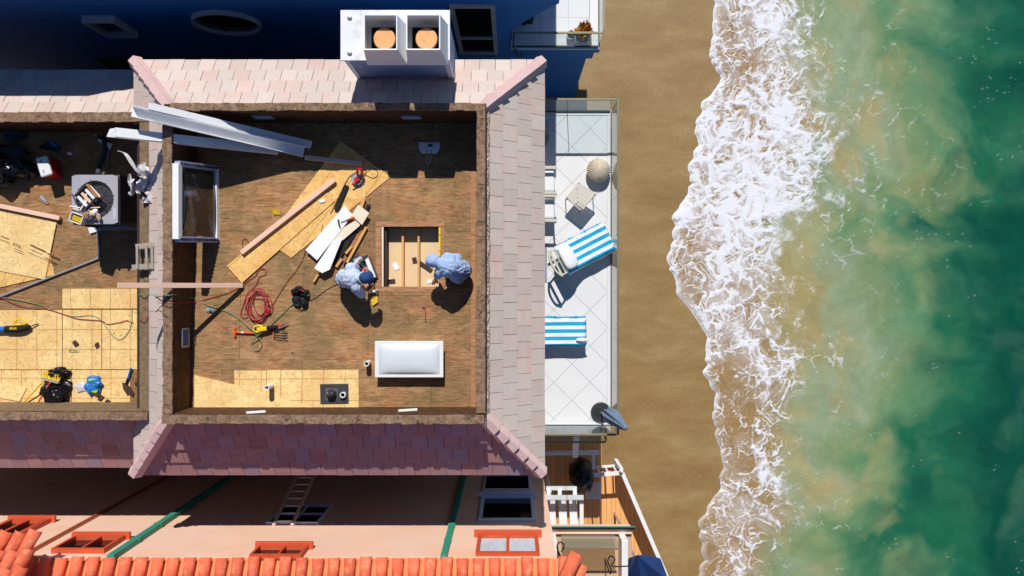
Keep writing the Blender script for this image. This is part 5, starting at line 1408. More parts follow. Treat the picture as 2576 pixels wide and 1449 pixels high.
MB().cyl((acx,acy,zt-0.20),(acx,acy,zt-0.10),0.08,n=16).build("fan_motor", mt['darkgrey'], ac)
for k in range(3):
    a = 2*math.pi*k/3+0.4
    MB().sheet(lambda u_,v_: Vector((acx+math.cos(a+(v_-0.5)*1.1*(0.6+0.4*u_))*(0.07+u_*0.26), acy+math.sin(a+(v_-0.5)*1.1*(0.6+0.4*u_))*(0.07+u_*0.26), zt-0.17+0.06*v_)), 6, 6).build("fan_blade", mt['galv'], ac, solid=0.004)
# maker's name on its seaward side top edge
def text(s_, name, loc, size, rot, m_, par_=None, **tags):
    cu = bpy.data.curves.new(name, 'FONT'); cu.body = s_; cu.size = size; cu.extrude = 0.001
    ob = bpy.data.objects.new(name+"_tmp", cu); COL.objects.link(ob)
    dg = bpy.context.evaluated_depsgraph_get(); me = bpy.data.meshes.new_from_object(ob.evaluated_get(dg))
    bpy.data.objects.remove(ob); me.materials.append(m_)
    return link(name, me, loc, par_, R=rot, **tags)
Rt = Matrix.Rotation(math.pi/2,3,'Z')
text("YORK", "maker_name", (X1-0.02,Y0+0.08,zt+0.002), 0.085, Rt, mt['white'], ac)
# rubbish on the air conditioner
st2 = thing("cardboard_tray", P(225,490,zt+0.1), "open box of pale orange slats tipped on the air conditioner", "box")
d0 = P(198,492,zt+0.16); e0 = P(236,533,zt+0.06) 
for k in range(4):
    s_ = Vector((0.075,0.065,0))*k
    board("slat", P(196,494,zt+0.09)+s_, P(222,522,zt+0.09)+s_, 0.05, 0.03, mt['pine'] if k%2 else mt['drywall'], st2)
board("tray_side", P(190,494,zt+0.09), P(217,466,zt+0.10), 0.03, 0.09, mt['darkgrey'], st2)
board("tray_side", P(217,526,zt+0.08), P(244,498,zt+0.09), 0.03, 0.09, mt['darkgrey'], st2)
board("tray_side", P(220,464,zt+0.11), P(246,496,zt+0.11), 0.04, 0.07, mt['pine_cut'], st2)
rg_ = thing("scrap_heap", P(230,540,zt), "heap of crumpled pink rags and splinters on the air conditioner", "rubbish")
r = random.Random(12)
for k in range(9):
    p = P(222+r.uniform(-14,26),537+r.uniform(-8,10),zt+0.05+0.02*k*0.5); s0 = r.uniform(0,50)
    MB().ball(p,(r.uniform(0.05,0.11),r.uniform(0.03,0.06),r.uniform(0.025,0.05)),12,8,lambda q: 1+0.6*mnoise.noise(Vector((q.x*3+s0,q.y*3,q.z*3))),Matrix.Rotation(r.uniform(0,3),3,'Z')).build("rag", mt[['lump','pine_cut','pine','drywall'][k%4]], rg_)
for k in range(10):
    p = P(205+r.uniform(-12,20),520+r.uniform(-8,14),zt+0.08); a = r.uniform(0,3.1)
    board("splinter", p, p+Vector((math.cos(a)*0.2,math.sin(a)*0.2,r.uniform(-0.03,0.04))), 0.02, 0.012, mt[['pine','drywall','steel'][k%3]], rg_, bevel=0)
tbx = thing("plastic_tub", P(190,550,zt), "white plastic tub with yellow sponge on the air conditioner's corner", "tub")
c = P(192,549,zt+0.12); Rq = Matrix.Rotation(-0.35,3,'Z')
for (x,y,w,h) in ((0,-0.085,0.25,0.014),(0,0.085,0.25,0.014),(-0.12,0,0.014,0.17),(0.12,0,0.014,0.17)):
    MB().box(c+Rq@Vector((x,y,-0.05)),(w,h,0.13),R=Rq).build("tub_wall", mt['white'], tbx)
MB().box(c+Vector((0,0,-0.105)),(0.24,0.17,0.012),R=Rq).build("tub_floor", mt['white'], tbx)
MB().box(c+Vector((0,0,-0.06)),(0.20,0.13,0.06),R=Rq).build("sponge", mt['yellowdirty'], tbx, bevel=0.01)
# refrigerant lines
MB().tube(smoothpath([PL(246,345,0.03),PL(262,352,0.05),PL(264,375,0.06),PL(258,400,0.08),PL(250,420,0.2),P(246,440,7.5)],5),0.045,8).build("insulated_hose", mt['insul'], label="thick dark insulated hose running from the parapet to the air conditioner", cat="hose")
MB().tube(smoothpath([PL(272,378,0.03),PL(271,400,0.04),PL(268,425,0.1),P(258,438,7.45)],5),0.016,6).build("copper_line", mt['galv'], label="thin grey refrigerant line beside the insulated hose", cat="pipe")
for (x,y,lb) in ((250,345,"larger torn white felt scrap at the hose end"),(273,362,"smaller torn white felt scrap next to the hose end")):
    p = [PL(x-12,y-6,0.06),PL(x+10,y,0.07),PL(x+3,y+16,0.05),PL(x-2,y+9,0.06)]
    MB().add([tuple(q) for q in p]+[tuple(q-Vector((0,0,0.01))) for q in p],[(3,2,1,0),(4,5,6,7),(0,1,5,4),(1,2,6,5),(2,3,7,6),(3,0,4,7)]).build("felt_scrap", mt['whitemetal'], label=lb, cat="scrap")
cpts = [(-80,775),(0,746.4),(232,656),(243,650),(249,641),(249.5,626),(245,578)]
MB().tube(smoothpath([PL(x,y,0.03) for x,y in cpts],5),0.021,8).build("metal_conduit", mt['galv'], label="bent metal conduit running across the lower deck to the air conditioner", cat="pipe")
MB().box(PL(236,577,0.03),(0.2,0.12,0.02),0.3).build("felt_scrap", mt['drywall'], label="white sheet scrap at the foot of the air conditioner", cat="scrap")
# cooler
lidz = ZL+0.40
lc = [P(86,398,lidz),P(115,391,lidz),P(136,435,lidz),P(101,449,lidz)]
co = thing("cooler", PL(118,425), "red picnic cooler with white lid standing in shade on the lower deck", "cooler")
cc = sum(lc, Vector())/4
ang = math.atan2((lc[0]-lc[3]).y,(lc[0]-lc[3]).x); Lc = ((lc[0]-lc[3]).length+(lc[1]-lc[2]).length)/2; Wc = (lc[0]-lc[1]).length
Rc = Matrix.Rotation(ang,3,'Z')
MB().box((cc.x,cc.y,ZL+0.17),(Lc*0.92,Wc*0.92,0.33),R=Rc).build("body", mt['red'], co, bevel=0.03)
MB().box((cc.x,cc.y,ZL+0.37),(Lc,Wc,0.07),R=Rc).build("lid", mt['white'], co, bevel=0.03)
for s_ in (-0.1,0.1): MB().tube([Vector((cc.x,cc.y,lidz+0.007))+Rc@Vector((s_+0.03*math.cos(t_),0.03*math.sin(t_),0)) for t_ in np.linspace(0.3,2.8,7)],0.008,5).build("cup_recess", mt['darkgrey'], co)
# bin bags
def blob(name, x, y, rx, ry, rz, m_, label, seed, P_=PL, amp=0.5, cat="bag"):
    c = P_(x,y,rz*0.55)
    f = lambda q: 1+amp*mnoise.noise(Vector((q.x*1.7+seed,q.y*1.7,q.z*1.7)))+amp*0.6*abs(mnoise.noise(Vector((q.x*4.5+seed,q.y*4.5,q.z*4.5))))
    mb = MB(); mb.ball(c,(rx,ry,rz),34,22,f)
    zf = c.z-rz*0.55
    for v_ in mb.v: v_.z = max(v_.z, zf+0.004)
    return mb.build(name, mt[m_], label=label, cat=cat)
blob("bin_bag", 12, 415, 0.42, 0.34, 0.30, 'bag', "large shiny black bin bag beside the cooler", 1.0)
blob("bin_bag", 62, 428, 0.28, 0.14, 0.16, 'bag', "flattened black bin bag between the large bag and the cooler", 5.0)
blob("bin_bag", 140, 985, 0.27, 0.25, 0.13, 'bag', "black bin bag lying open beneath the broom", 9.0)
blob("bin_bag", 148, 940, 0.20, 0.12, 0.12, 'bag', "small black bin bag at the broom head", 12.0)
blob("debris_lump", 35, 337, 0.22, 0.16, 0.08, 'insul', "dusty grey lump of roofing felt in the lower deck's dark corner", 15.0, cat="debris")
blob("plastic_bag", 237, 970, 0.16, 0.17, 0.09, 'bluep', "crumpled blue and green plastic bag on the sheathing", 18.0)
for (x,y,s_) in ((230,957,2),(240,967,4),(238,985,6)):
    c = PL(x,y,0.11); MB().ball(c,(0.06,0.035,0.03),10,7,lambda q: 1+0.5*mnoise.noise(Vector((q.x*3+s_,q.y*3,q.z*3)))).build("bag_print", M("lime_print", S(150,216,40),0.5) if s_==2 else bpy.data.materials["lime_print"], bpy.data.objects["plastic_bag"])
blob("clear_wrap", 205, 975, 0.13, 0.10, 0.03, 'plasticsheet', "crumpled clear pink-tinged wrap next to the blue plastic bag", 21.0, cat="wrap")
ws_ = thing("chip_packet", PL(125,365), "torn dark snack packet with a blue edge in the lower deck's shade", "packet")
MB().add([tuple(p) for p in (PL(95,372,0.02),PL(122,355,0.10),PL(152,372,0.05),PL(146,382,0.02),PL(120,378,0.02))],[(4,3,2,1,0)]).build("packet", mt['black'], ws_, solid=0.01)
MB().add([tuple(p) for p in (PL(122,354,0.11),PL(130,356,0.11),PL(146,370,0.07),PL(136,369,0.08))],[(3,2,1,0)]).build("printed_edge", mt['bluep'], ws_, solid=0.01)
# water bottle, lower deck
wb2 = thing("water_bottle", PL(109,502), "clear water bottle with orange cap on the lower deck", "bottle")
MB().tube([PL(103,493,0.03),PL(105,496,0.035),PL(113,506,0.035),PL(116,509,0.025),PL(118,511,0.014)],[0.02,0.035,0.035,0.024,0.012],10).build("body", mt['water_bottle'], wb2, smooth=True)
MB().cyl(PL(118,511,0.014), PL(120.5,513.5,0.014), 0.017, n=8).build("cap", mt['orange'], wb2)
blob("crumpled_paper", 176, 386, 0.045, 0.03, 0.03, 'drywall', "small crumpled paper scrap in the lower deck's shade", 31.0, cat="paper")
# plastic sheeting on the kerb
ps = thing("plastic_sheeting", P(355,455,8.25), "crumpled translucent plastic and wire caught on the wooden kerb", "sheeting")
s0 = 3.3
def psf(u_, v_):
    x = 322+u_*68; y = 412+v_*98
    return P(x+10*mnoise.noise(Vector((u_*4,v_*4,1))), y+12*mnoise.noise(Vector((u_*4,v_*4,5))), 8.30+0.16*mnoise.noise(Vector((u_*5,v_*5,9))))
mb = MB(); nu=nv=16
vs = [psf(i/nu,j/nv) for j in range(nv+1) for i in range(nu+1)]
fs = [(j*(nu+1)+i, (j+1)*(nu+1)+i, (j+1)*(nu+1)+i+1, j*(nu+1)+i+1) for j in range(nv) for i in range(nu) if mnoise.noise(Vector((i*0.23,j*0.23,2.2)))>-0.12 and not (i<6 and j<4) and not (i<5 and j>11)]
mb.add(vs, fs); mb.build("sheet", mt['plasticsheet'], ps)
for k in range(4):
    MB().tube(smoothpath([P(296+k*3,380+k,8.1),P(310+k*3,384+k,8.25),P(324+k*3,405,8.35),P(340+k*2,428,8.35),P(352+k*3,440,8.3)],4),0.008,5).build("wire", mt['plasticsheet'], ps)
# wooden rack on the kerb
rk = thing("wooden_rack", P(366,645,8.3), "small grey weathered wooden rack of three slats across the kerb", "rack")
zk = 8.34
board("crossbar", P(343,621,zk), P(401,615,zk), 0.10, 0.07, mt['greywood'], rk)
board("crossbar", P(333,673,zk), P(401,668,zk), 0.10, 0.05, mt['greywood'], rk)
for x0,x1 in ((345,346),(368,370),(382,384)): board("slat", P(x0,618,zk+0.05), P(x1,677,zk+0.04), 0.045, 0.03, mt['greywood'], rk)
# panels and studs at left
loose("loose_panel", [(-140,560),(127,640),(138,691),(-140,756)], 0.004, 0.016, mt['osb_loose'], "lower of two loose sheathing panels at the left edge of the lower deck", "panel", "loose panels on the lower deck", PL)
lp = loose("loose_panel", [(-170,492),(143.5,556.6),(114,703),(-170,650)], 0.02, 0.034, mt['osb_plain'], "printed sheathing panel lying on another panel at the lower deck's left edge", "panel", "loose panels on the lower deck", PL)
stamp = M("panel_stamp_ink", S(120,84,52), 0.8)
Rt2 = Matrix.Rotation(-0.20,3,'Z')
text("APA", "panel_stamp", PL(33,606,0.036), 0.10, Rt2, stamp, lp)
for k,(x0,y0,x1,y1,w) in enumerate(((0,589,22,593,0.02),(0,598,26,602,0.012),(38,612,62,617,0.012),(42,618,66,623,0.012),(78,596,120,606,0.035),(78,606,112,614,0.012),(124,609,156,616,0.02),(76,615,150,632,0.010),(120,620,152,628,0.016))):
    MB().bar(PL(x0,y0,0.0355), PL(x1,y1,0.0355), w, 0.002).build("panel_stamp", stamp, lp)
for k in range(2):
    a = PL(77,597+k*27,0.035); b = PL(158-k*0,613+k*25,0.035)
    MB().bar(a, PL(157,614+k*17 if k else 613,0.035), 0.008, 0.002).build("panel_stamp", stamp, lp) if k == 0 else None
board("lumber", PL(-60,506,0.07), PL(151,549,0.07), 0.089, 0.06, mt['pine'], label="pink pine stud lying above the printed panel on the lower deck", cat="lumber")
loose("loose_panel", [(-60,950),(68,975),(50,1010),(-60,990)], 0.02, 0.034, mt['osb_plain'], "small cut panel corner lying by the broom handle", "panel", "loose panels on the lower deck", PL)
# power tool, broom, squeegee, spade
gt = thing("rotary_hammer", PL(50,825), "black and yellow rotary hammer with blue body lying on the sheathing", "power tool")
MB().tube([PL(-20,829,0.08),PL(14,828,0.08),PL(18,828,0.085)],[0.06,0.06,0.06],12).build("motor", mt['bluep'], gt)
MB().tube([PL(15,828,0.085),PL(45,828,0.085),PL(60,826,0.085),PL(76,822,0.08)],[0.07,0.072,0.066,0.035],12).build("body", mt['cloth_black'], gt)
MB().tube(smoothpath([PL(v[0],v[1],0.12) for v in ((34,816),(42,805),(58,804),(66,814),(46,817),(34,816))],4),0.018,8).build("handle", mt['yellow'], gt)
MB().bar(PL(24,826,0.155), PL(42,826,0.155), 0.05, 0.01).build("name_band", mt['yellowdirty'], gt)
MB().tube([PL(74,822,0.07),PL(96,814,0.04)],[0.012,0.012],6).build("bit", mt['darkgrey'], gt)
br = thing("broom", PL(80,1000), "push broom with yellow bristles and yellow handle by the black bags", "broom")
MB().bar(PL(107,952,0.20), PL(148,962,0.20), 0.05, 0.045).build("block", mt['greywood'], br)
mb = MB(); r = random.Random(2)
for k in range(90):
    t_ = r.random(); a = PL(108,951,0.20).lerp(PL(148,960,0.20), t_); mb.bar(a, a+Vector((r.uniform(-0.02,0.04),0.12+r.uniform(-0.02,0.02),r.uniform(-0.05,0.0))), 0.008, 0.008)
mb.build("bristles", mt['yellow'], br, kind="stuff")
MB().cyl(PL(113,955,0.21), PL(60,1012,0.06), 0.014, n=8).build("handle", mt['yellow'], br)
MB().cyl(PL(60,1012,0.06), PL(50,1024,0.10), 0.0145, n=8).build("handle_sleeve", mt['steel'], br)
MB().cyl(PL(50,1024,0.10), P(30,1044,8.05), 0.014, n=8).build("handle", mt['yellow'], br)
MB().cyl(P(30,1044,8.05), P(22,1053,8.2), 0.017, n=8).build("grip", mt['darkgrey'], br)
sq = thing("shovel_handle", PL(105,1000), "orange long-handled scraper resting on the black bag", "scraper")
MB().cyl(PL(126,962,0.24), PL(95,1014,0.10), 0.016, n=8).build("shaft", mt['orange'], sq)
MB().cyl(PL(95,1014,0.10), PL(93,1018,0.09), 0.0165, n=8).build("ferrule", mt['white'], sq)
MB().cyl(PL(93,1018,0.09), P(85,1030,7.35), 0.016, n=8).build("shaft", mt['orange'], sq)
MB().bar(P(70,1033,7.36), P(92,1032,7.36), 0.05, 0.03).build("foot", mt['orange'], sq, bevel=0.006)
sp_ = thing("roofing_spade", PL(325,955), "blue-handled roofing spade with a rusty dark blade on the sheathing", "spade")
MB().cyl(PL(329.5,926,0.05), PL(322,952,0.05), 0.020, n=10).build("handle", mt['bluep'], sp_)
MB().cyl(PL(322,952,0.05), PL(318,964,0.045), 0.024, n=10).build("socket", mt['black'], sp_)
MB().prism([tuple(PL(x,y).xy) for x,y in ((309,962),(319,964),(330,974),(339,988),(337,997),(328,992),(322,994),(312,978))], ZL+0.02, ZL+0.035).build("blade", mt['darkwood'], sp_)
r = random.Random(31)
for k,(x,y) in enumerate(((344,965),(272,1010),(268,1018),(255,1000),(190,865),(243,868))):
    p = PL(x,y,0.02); pts = [(p.x+math.cos(a)*r.uniform(0.03,0.09),p.y+math.sin(a)*r.uniform(0.03,0.09)) for a in np.linspace(0,5.6,7)]
    MB().prism(pts, ZL+0.015, ZL+0.03).build("felt_scrap", mt['darkwood'], label=("dark ragged felt scrap against the kerb beside the spade","dark ragged felt scrap right of the blue bag, near the lower parapet","dark ragged felt scrap nearest the lower parapet edge","dark ragged felt scrap just below right of the blue bag","dark ragged felt scrap left of the two on the middle sheathing","dark ragged felt scrap right of the two on the middle sheathing")[k], cat="scrap")
MB().tube(smoothpath([PL(178+8*math.cos(k*1.3)+r.uniform(-3,3)+k*1.2,884+3*math.sin(k*1.3),0.02) for k in range(14)],3),0.004,4).build("string_tangle", mt['cordgreen'], label="small tangle of pale green string on the sheathing", cat="string")
# chips and splinters of wood all over the main deck
mb = MB(); r = random.Random(77)
for k in range(420):
    x = r.uniform(500,1185); y = r.uniform(440,1025)
    if 950 < x < 1112 and 560 < y < 730: continue
    p = pd(x,y,0.008); a = r.uniform(0,3.14); L = r.uniform(0.008,0.045)
    mb.box(p,(L,r.uniform(0.004,0.012),0.008),a)
for k in range(160):
    p = PL(r.uniform(0,345),r.uniform(480,1015),0.02); mb.box(p,(r.uniform(0.008,0.05),r.uniform(0.005,0.014),0.008),r.uniform(0,3.14))
mb.build("wood_chips", M("splinter_wood", S(214,180,136),0.8,0.3,5,kind='pos'), label="scattered splinters and chips of wood over both roof decks", cat="wood chips", kind="stuff")
# ================================================================ furniture on the white balcony
def bpnt(x, y, h=0.0): return PB(x, y, h)
# knitted pouf
c = bpnt(1506,428,0.2); c.z = ZB+0.003
pf = thing("pouf", c, "round cream knitted pouf by the glass railing", "pouf")
nseg = 30
def pouf(q):
    a = math.atan2(q.y,q.x); return 1+0.08*math.cos(a*nseg)*(1-q.z*q.z)**0.5
MB().ball(c+Vector((0,0,0.18)),(0.275,0.275,0.19),nseg*4,14,pouf).build("knit_cover", mt['wicker'], pf)
MB().ball(c+Vector((0,0,0.365)),(0.03,0.03,0.015),10,6).build("centre_button", mt['wicker'], pf)
# side table
tops = [bpnt(1456,459,0.45),bpnt(1499,489,0.45),bpnt(1463,529,0.45),bpnt(1424,498,0.45)]
tc = sum(tops, Vector())/4; tc.z = ZB
tbl = thing("side_table", tc, "square slatted table with pale teak top on thin dark legs", "table")
d1 = (tops[1]-tops[0]).normalized(); d2 = (tops[3]-tops[0]); wd = d2.length; d2n = d2.normalized(); L1 = (tops[1]-tops[0]).length
for k in range(7):
    a = tops[0]+d1*(L1*(k+0.5)/7); board("slat", a+d2n*0.01, a+d2n*(wd-0.01), L1/7-0.012, 0.02, mt['teak'], tbl)
for k in range(4):
    a, b = tops[k], tops[(k+1)%4]; MB().bar(a-Vector((0,0,0.03)), b-Vector((0,0,0.03)), 0.025, 0.03).build("apron", mt['teak'], tbl)
    f = a.lerp(tops[(k+2)%4],0.03); MB().bar(Vector((f.x,f.y,ZB+0.003)), Vector((f.x,f.y,ZB+0.42)), 0.022, 0.022, (1,0,0)).build("leg", mt['darkgrey'], tbl)
    MB().ball(f+Vector((0,0,0.012)),(0.016,0.016,0.012),8,6).build("finial", mt['steel'], tbl)
# striped towel material: stripes across local Y
def stripes(name, period, phase=0.0):
    n = N(name)
    sp = n.n("ShaderNodeSeparateXYZ"); n.l(n.n("ShaderNodeTexCoord").outputs["Object"], sp.inputs[0])
    w = n.math('LESS_THAN', n.math('FRACT', n.math('ADD', n.math('DIVIDE', sp.outputs[1], period), phase)), 0.5)
    col = n.mix(w, S(240,244,248), S(38,172,218))
    n.bump(n.noise(n.coord('obj',(1,1,1)), 60, 3), 0.3, 0.004)
    return n.fin(col, 0.95, 0, 0.1)
tow = stripes("blue_white_striped_towel", 0.178)
tow2 = stripes("blue_white_striped_towel_b", 0.172, 0.15)
def mesh_from(mb, name, m, loc, R, parent, smooth=True, solid=0.0):
    me = bpy.data.meshes.new(name); me.from_pydata([tuple(p) for p in mb.v], [], mb.f); me.materials.append(m)
    me.polygons.foreach_set("use_smooth",[smooth]*len(mb.f))
    return link(name, me, loc, parent, R=R, solid=solid)
def lounger(head, foot, label, tm, width=0.66, cushion=True, tlabel="", t0=0.30, wave=0.02):
    """head and foot are picture positions of the seat's ends at seat height"""
    zs = 0.36
    h = bpnt(*head, zs); f = bpnt(*foot, zs); d = (f-h); L = d.length; d.normalize(); s_ = Vector((-d.y,d.x,0)); R = Matrix((d,s_,Vector((0,0,1)))).transposed()
    o0 = Vector((h.x,h.y,ZB+0.003))
    t = thing("sun_lounger", (h+f)/2-Vector((0,0,zs)), label, "sun lounger", "sun loungers on the balcony")
    def loc(x,y,z): return o0+R@Vector((x,y,z))
    fr_ = L*0.42                                       # hinge
    for y in (-width/2+0.02,width/2-0.02):
        MB().bar(loc(0.02,y,zs-0.05), loc(L-0.02,y,zs-0.05), 0.03, 0.05).build("side_rail", mt['teak'], t)
        for x in (0.10,L-0.12): MB().bar(loc(x,y,0.0), loc(x,y,zs-0.07), 0.04, 0.04, d).build("leg", mt['darkgrey'], t)
    back_h = 0.42
    def bp_(q): return loc(fr_*(1-q), 0, zs+back_h*q)       # up the backrest
    for k in range(9):
        x = fr_+0.05+(L-fr_-0.08)*k/8
        MB().bar(loc(x,-width/2+0.04,zs-0.03), loc(x,width/2-0.04,zs-0.03), 0.05, 0.015, (0,0,1)).build("seat_slat", mt['teak'], t)
    for y in (-width/2+0.05,width/2-0.05):
        MB().bar(loc(fr_,y,zs-0.01), loc(0.02,y,zs+back_h), 0.03, 0.035, (0,0,1)).build("back_rail", mt['teak'], t)
    for k in range(5):
        q = 0.15+0.2*k; p = bp_(q)
        MB().bar(p-s_*(width/2-0.06), p+s_*(width/2-0.06), 0.06, 0.015, d+Vector((0,0,1))).build("back_slat", mt['teak'], t)
    MB().tube(smoothpath([loc(0.03,-width/2+0.02,zs+back_h-0.02),loc(-0.05,-width/4,zs+back_h+0.03),loc(-0.07,0,zs+back_h+0.04),loc(-0.05,width/4,zs+back_h+0.03),loc(0.03,width/2-0.02,zs+back_h-0.02)],4),0.028,8).build("head_bar", mt['teak'], t)
    # towel: separate thing draped over it
    tw = width+0.05; r = random.Random(hash(label) % 1000)
    mb = MB()
    xs0, xs1 = fr_*t0, L+0.03
    def tf(u_, v_):
        x = xs0+(xs1-xs0)*u_; y = (v_-0.5)*tw
        z = zs+0.02 if x > fr_ else zs+0.03+back_h*(1-x/fr_)
        z += wave*mnoise.noise(Vector((x*4,y*5,3.3)))+0.5*wave*mnoise.noise(Vector((x*11,y*13,1.3)))+0.012
        e = abs(v_-0.5)*2
        if e > 0.86: z -= (e-0.86)/0.14*0.16
        if u_ > 0.97: z -= (u_-0.97)/0.03*0.06
        y += 0.02*mnoise.noise(Vector((x*3,v_*4,7)))
        return Vector((x,y,z))
    mb.sheet(tf, 60, 34)
    ob = mesh_from(mb, "beach_towel", tm, o0, R, None, solid=0.008)
    tag(ob, label=tlabel, cat="towel", group="striped beach towels")
    # rucked fold along one edge
    mb = MB(); mb.tube(smoothpath([Vector(tf(q,0.96))+Vector((0,0.02*math.sin(q*23),0.03+0.02*math.sin(q*31))) for q in np.linspace(0.25,0.98,12)],4),[0.028+0.012*math.sin(k*1.7) for k in range(45)],8)
    f_ = mesh_from(mb, "towel_fold", tm, o0, None, ob)
    if cushion:
        mb = MB(); mb.ball((0,0,0),(0.20,width*0.42,0.075),26,14,lambda q: 1.0/max(abs(q.x)**4+abs(q.y)**4+abs(q.z)**2.5,1e-6)**0.25*0.97)
        cp_ = loc(fr_*0.58,0,zs+back_h*0.42+0.13)
        bd = (bp_(1)-bp_(0)).normalized(); Rb = Matrix((-bd, s_, -bd.cross(s_))).transposed()
        ob2 = mesh_from(mb, "pillow", mt['cushion'], cp_, Rb, None); tag(ob2, label="white pillow on the angled sun lounger's backrest", cat="pillow")
    return t
lounger((1393,666),(1532,594),"sun lounger set at an angle with white pillow and striped towel", tow, 0.70, True, "blue and white striped towel on the angled lounger by the railing")
lounger((1262,836),(1472,834),"sun lounger half hidden under the roof edge with striped towel", tow2, 0.66, False, "blue and white striped towel on the lounger half hidden by the eave", t0=0.0, wave=0.012)
# towel corner scraps hang off the second lounger: white folded cloth
MB().ball(bpnt(1464,855,0.44),(0.14,0.05,0.025),16,8,lambda q: 1+0.4*mnoise.noise(Vector((q.x*3,q.y*3,q.z*3)))).build("folded_cloth", mt['cushion'], smooth=True, label="small crumpled white cloth on the half hidden lounger", cat="cloth")
# cushioned armchairs at the roof edge
def armchair(yc, y0, y1, label, seed):
    p0 = bpnt(1340,y0,0.42); p1 = bpnt(1400,y1,0.42); X1_ = bpnt(1398,yc,0.42).x
    t = thing("armchair", Vector((X1_-0.35,(p0.y+p1.y)/2,ZB)), label, "armchair", "cushioned armchairs under the eave")
    ya, yb = p1.y, p0.y
    for y in (ya,yb): MB().bar((X1_-0.75,y,ZB+0.58),(X1_+0.02,y,ZB+0.58),0.07,0.03).build("arm", mt['teak'], t)
    for y in (ya,yb):
        for x in (X1_-0.70,X1_-0.03): MB().bar((x,y,ZB+0.003),(x,y,ZB+0.565),0.04,0.04,(1,0,0)).build("leg", mt['teak'], t)
    MB().bar((X1_-0.03,ya+0.03,ZB+0.26),(X1_-0.03,yb-0.03,ZB+0.26),0.03,0.06).build("front_rail", mt['darkgrey'], t)
    MB().aabb(X1_-0.72,X1_-0.02,ya+0.05,yb-0.05,ZB+0.27,ZB+0.43).build("seat_cushion", mt['cushion'], t, bevel=0.05)
    MB().aabb(X1_-0.78,X1_-0.62,ya+0.05,yb-0.05,ZB+0.44,ZB+0.82).build("back_cushion", mt['cushion'], t, bevel=0.05)
armchair(455, 424, 488, "white cushioned armchair under the eave nearest the glass corner", 1)
armchair(535, 494, 556, "white cushioned armchair under the eave beside the slatted table", 2)
# slatted bench tucked in the corner
bn = thing("slatted_bench", bpnt(1370,330), "slatted teak bench tucked under the roof edge in the balcony's top corner", "bench")
for k,y in enumerate((308,320,331,342,352)):
    p = bpnt(1380,y,0.45); MB().bar((p.x-0.75,p.y,ZB+0.44),(p.x+0.0,p.y,ZB+0.44),0.085,0.025).build("slat", mt['teakbrown'] if k>2 else mt['teak'], bn)
for y in (306,354):
    p = bpnt(1380,y,0.4); MB().bar((p.x-0.05,p.y,ZB+0.003),(p.x-0.05,p.y,ZB+0.42),0.04,0.04,(1,0,0)).build("leg", mt['darkgrey'], bn)
# floor mat
a, b = bpnt(1364,614,0.0), bpnt(1376,710,0.0)
MB().aabb(a.x-0.5,b.x,b.y,a.y,ZB+0.004,ZB+0.014).build("floor_mat", mt['mat'], label="grey rubber mat on the white balcony floor by the wall", cat="mat")
# closed parasol with its base at the corner
ubase = bpnt(1512,1038,0.05)
pr = thing("parasol", (ubase.x,ubase.y,ZB), "closed grey-blue parasol leaning over the railing on a round dark base", "parasol")
MB().cyl((ubase.x,ubase.y,ZB+0.003),(ubase.x,ubase.y,ZB+0.06),0.25,0.24,n=32).build("base", mt['darkgrey'], pr, bevel=0.01)
for k in range(16):
    a = 2*math.pi*k/16; MB().bar((ubase.x+math.cos(a)*0.06,ubase.y+math.sin(a)*0.06,ZB+0.064),(ubase.x+math.cos(a)*0.23,ubase.y+math.sin(a)*0.23,ZB+0.062),0.012,0.008).build("base_rib", mt['black'], pr)
top = P(1574,1078,6.7); mid = P(1530,1040,5.3)
MB().cyl((ubase.x,ubase.y,ZB+0.06), mid, 0.022, n=8).build("pole", mt['galv'], pr)
ax_ = (top-mid); Lx = ax_.length; axn = ax_.normalized(); sx = axn.orthogonal().normalized(); sy = axn.cross(sx)
mb = MB(); rings = []
prof_ = [(0.0,0.12),(0.15,0.15),(0.4,0.13),(0.7,0.09),(0.95,0.05),(1.0,0.03)]
nn = 32; vs = []
for (q,rr) in prof_:
    for i in range(nn):
        a = 2*math.pi*i/nn; k = rr*(1+0.32*math.cos(a*8+q*1.5)); vs.append(mid+ax_*q+sx*(math.cos(a)*k)+sy*(math.sin(a)*k))
fs = [(j*nn+i,j*nn+(i+1)%nn,(j+1)*nn+(i+1)%nn,(j+1)*nn+i) for j in range(len(prof_)-1) for i in range(nn)]+[tuple(range((len(prof_)-1)*nn,len(prof_)*nn))]
mb.add(vs, fs); mb.build("folded_canopy", mt['greyblue'], pr, smooth=True)
MB().cyl(top, top+axn*0.05, 0.03, n=10).build("finial", mt['steel'], pr)
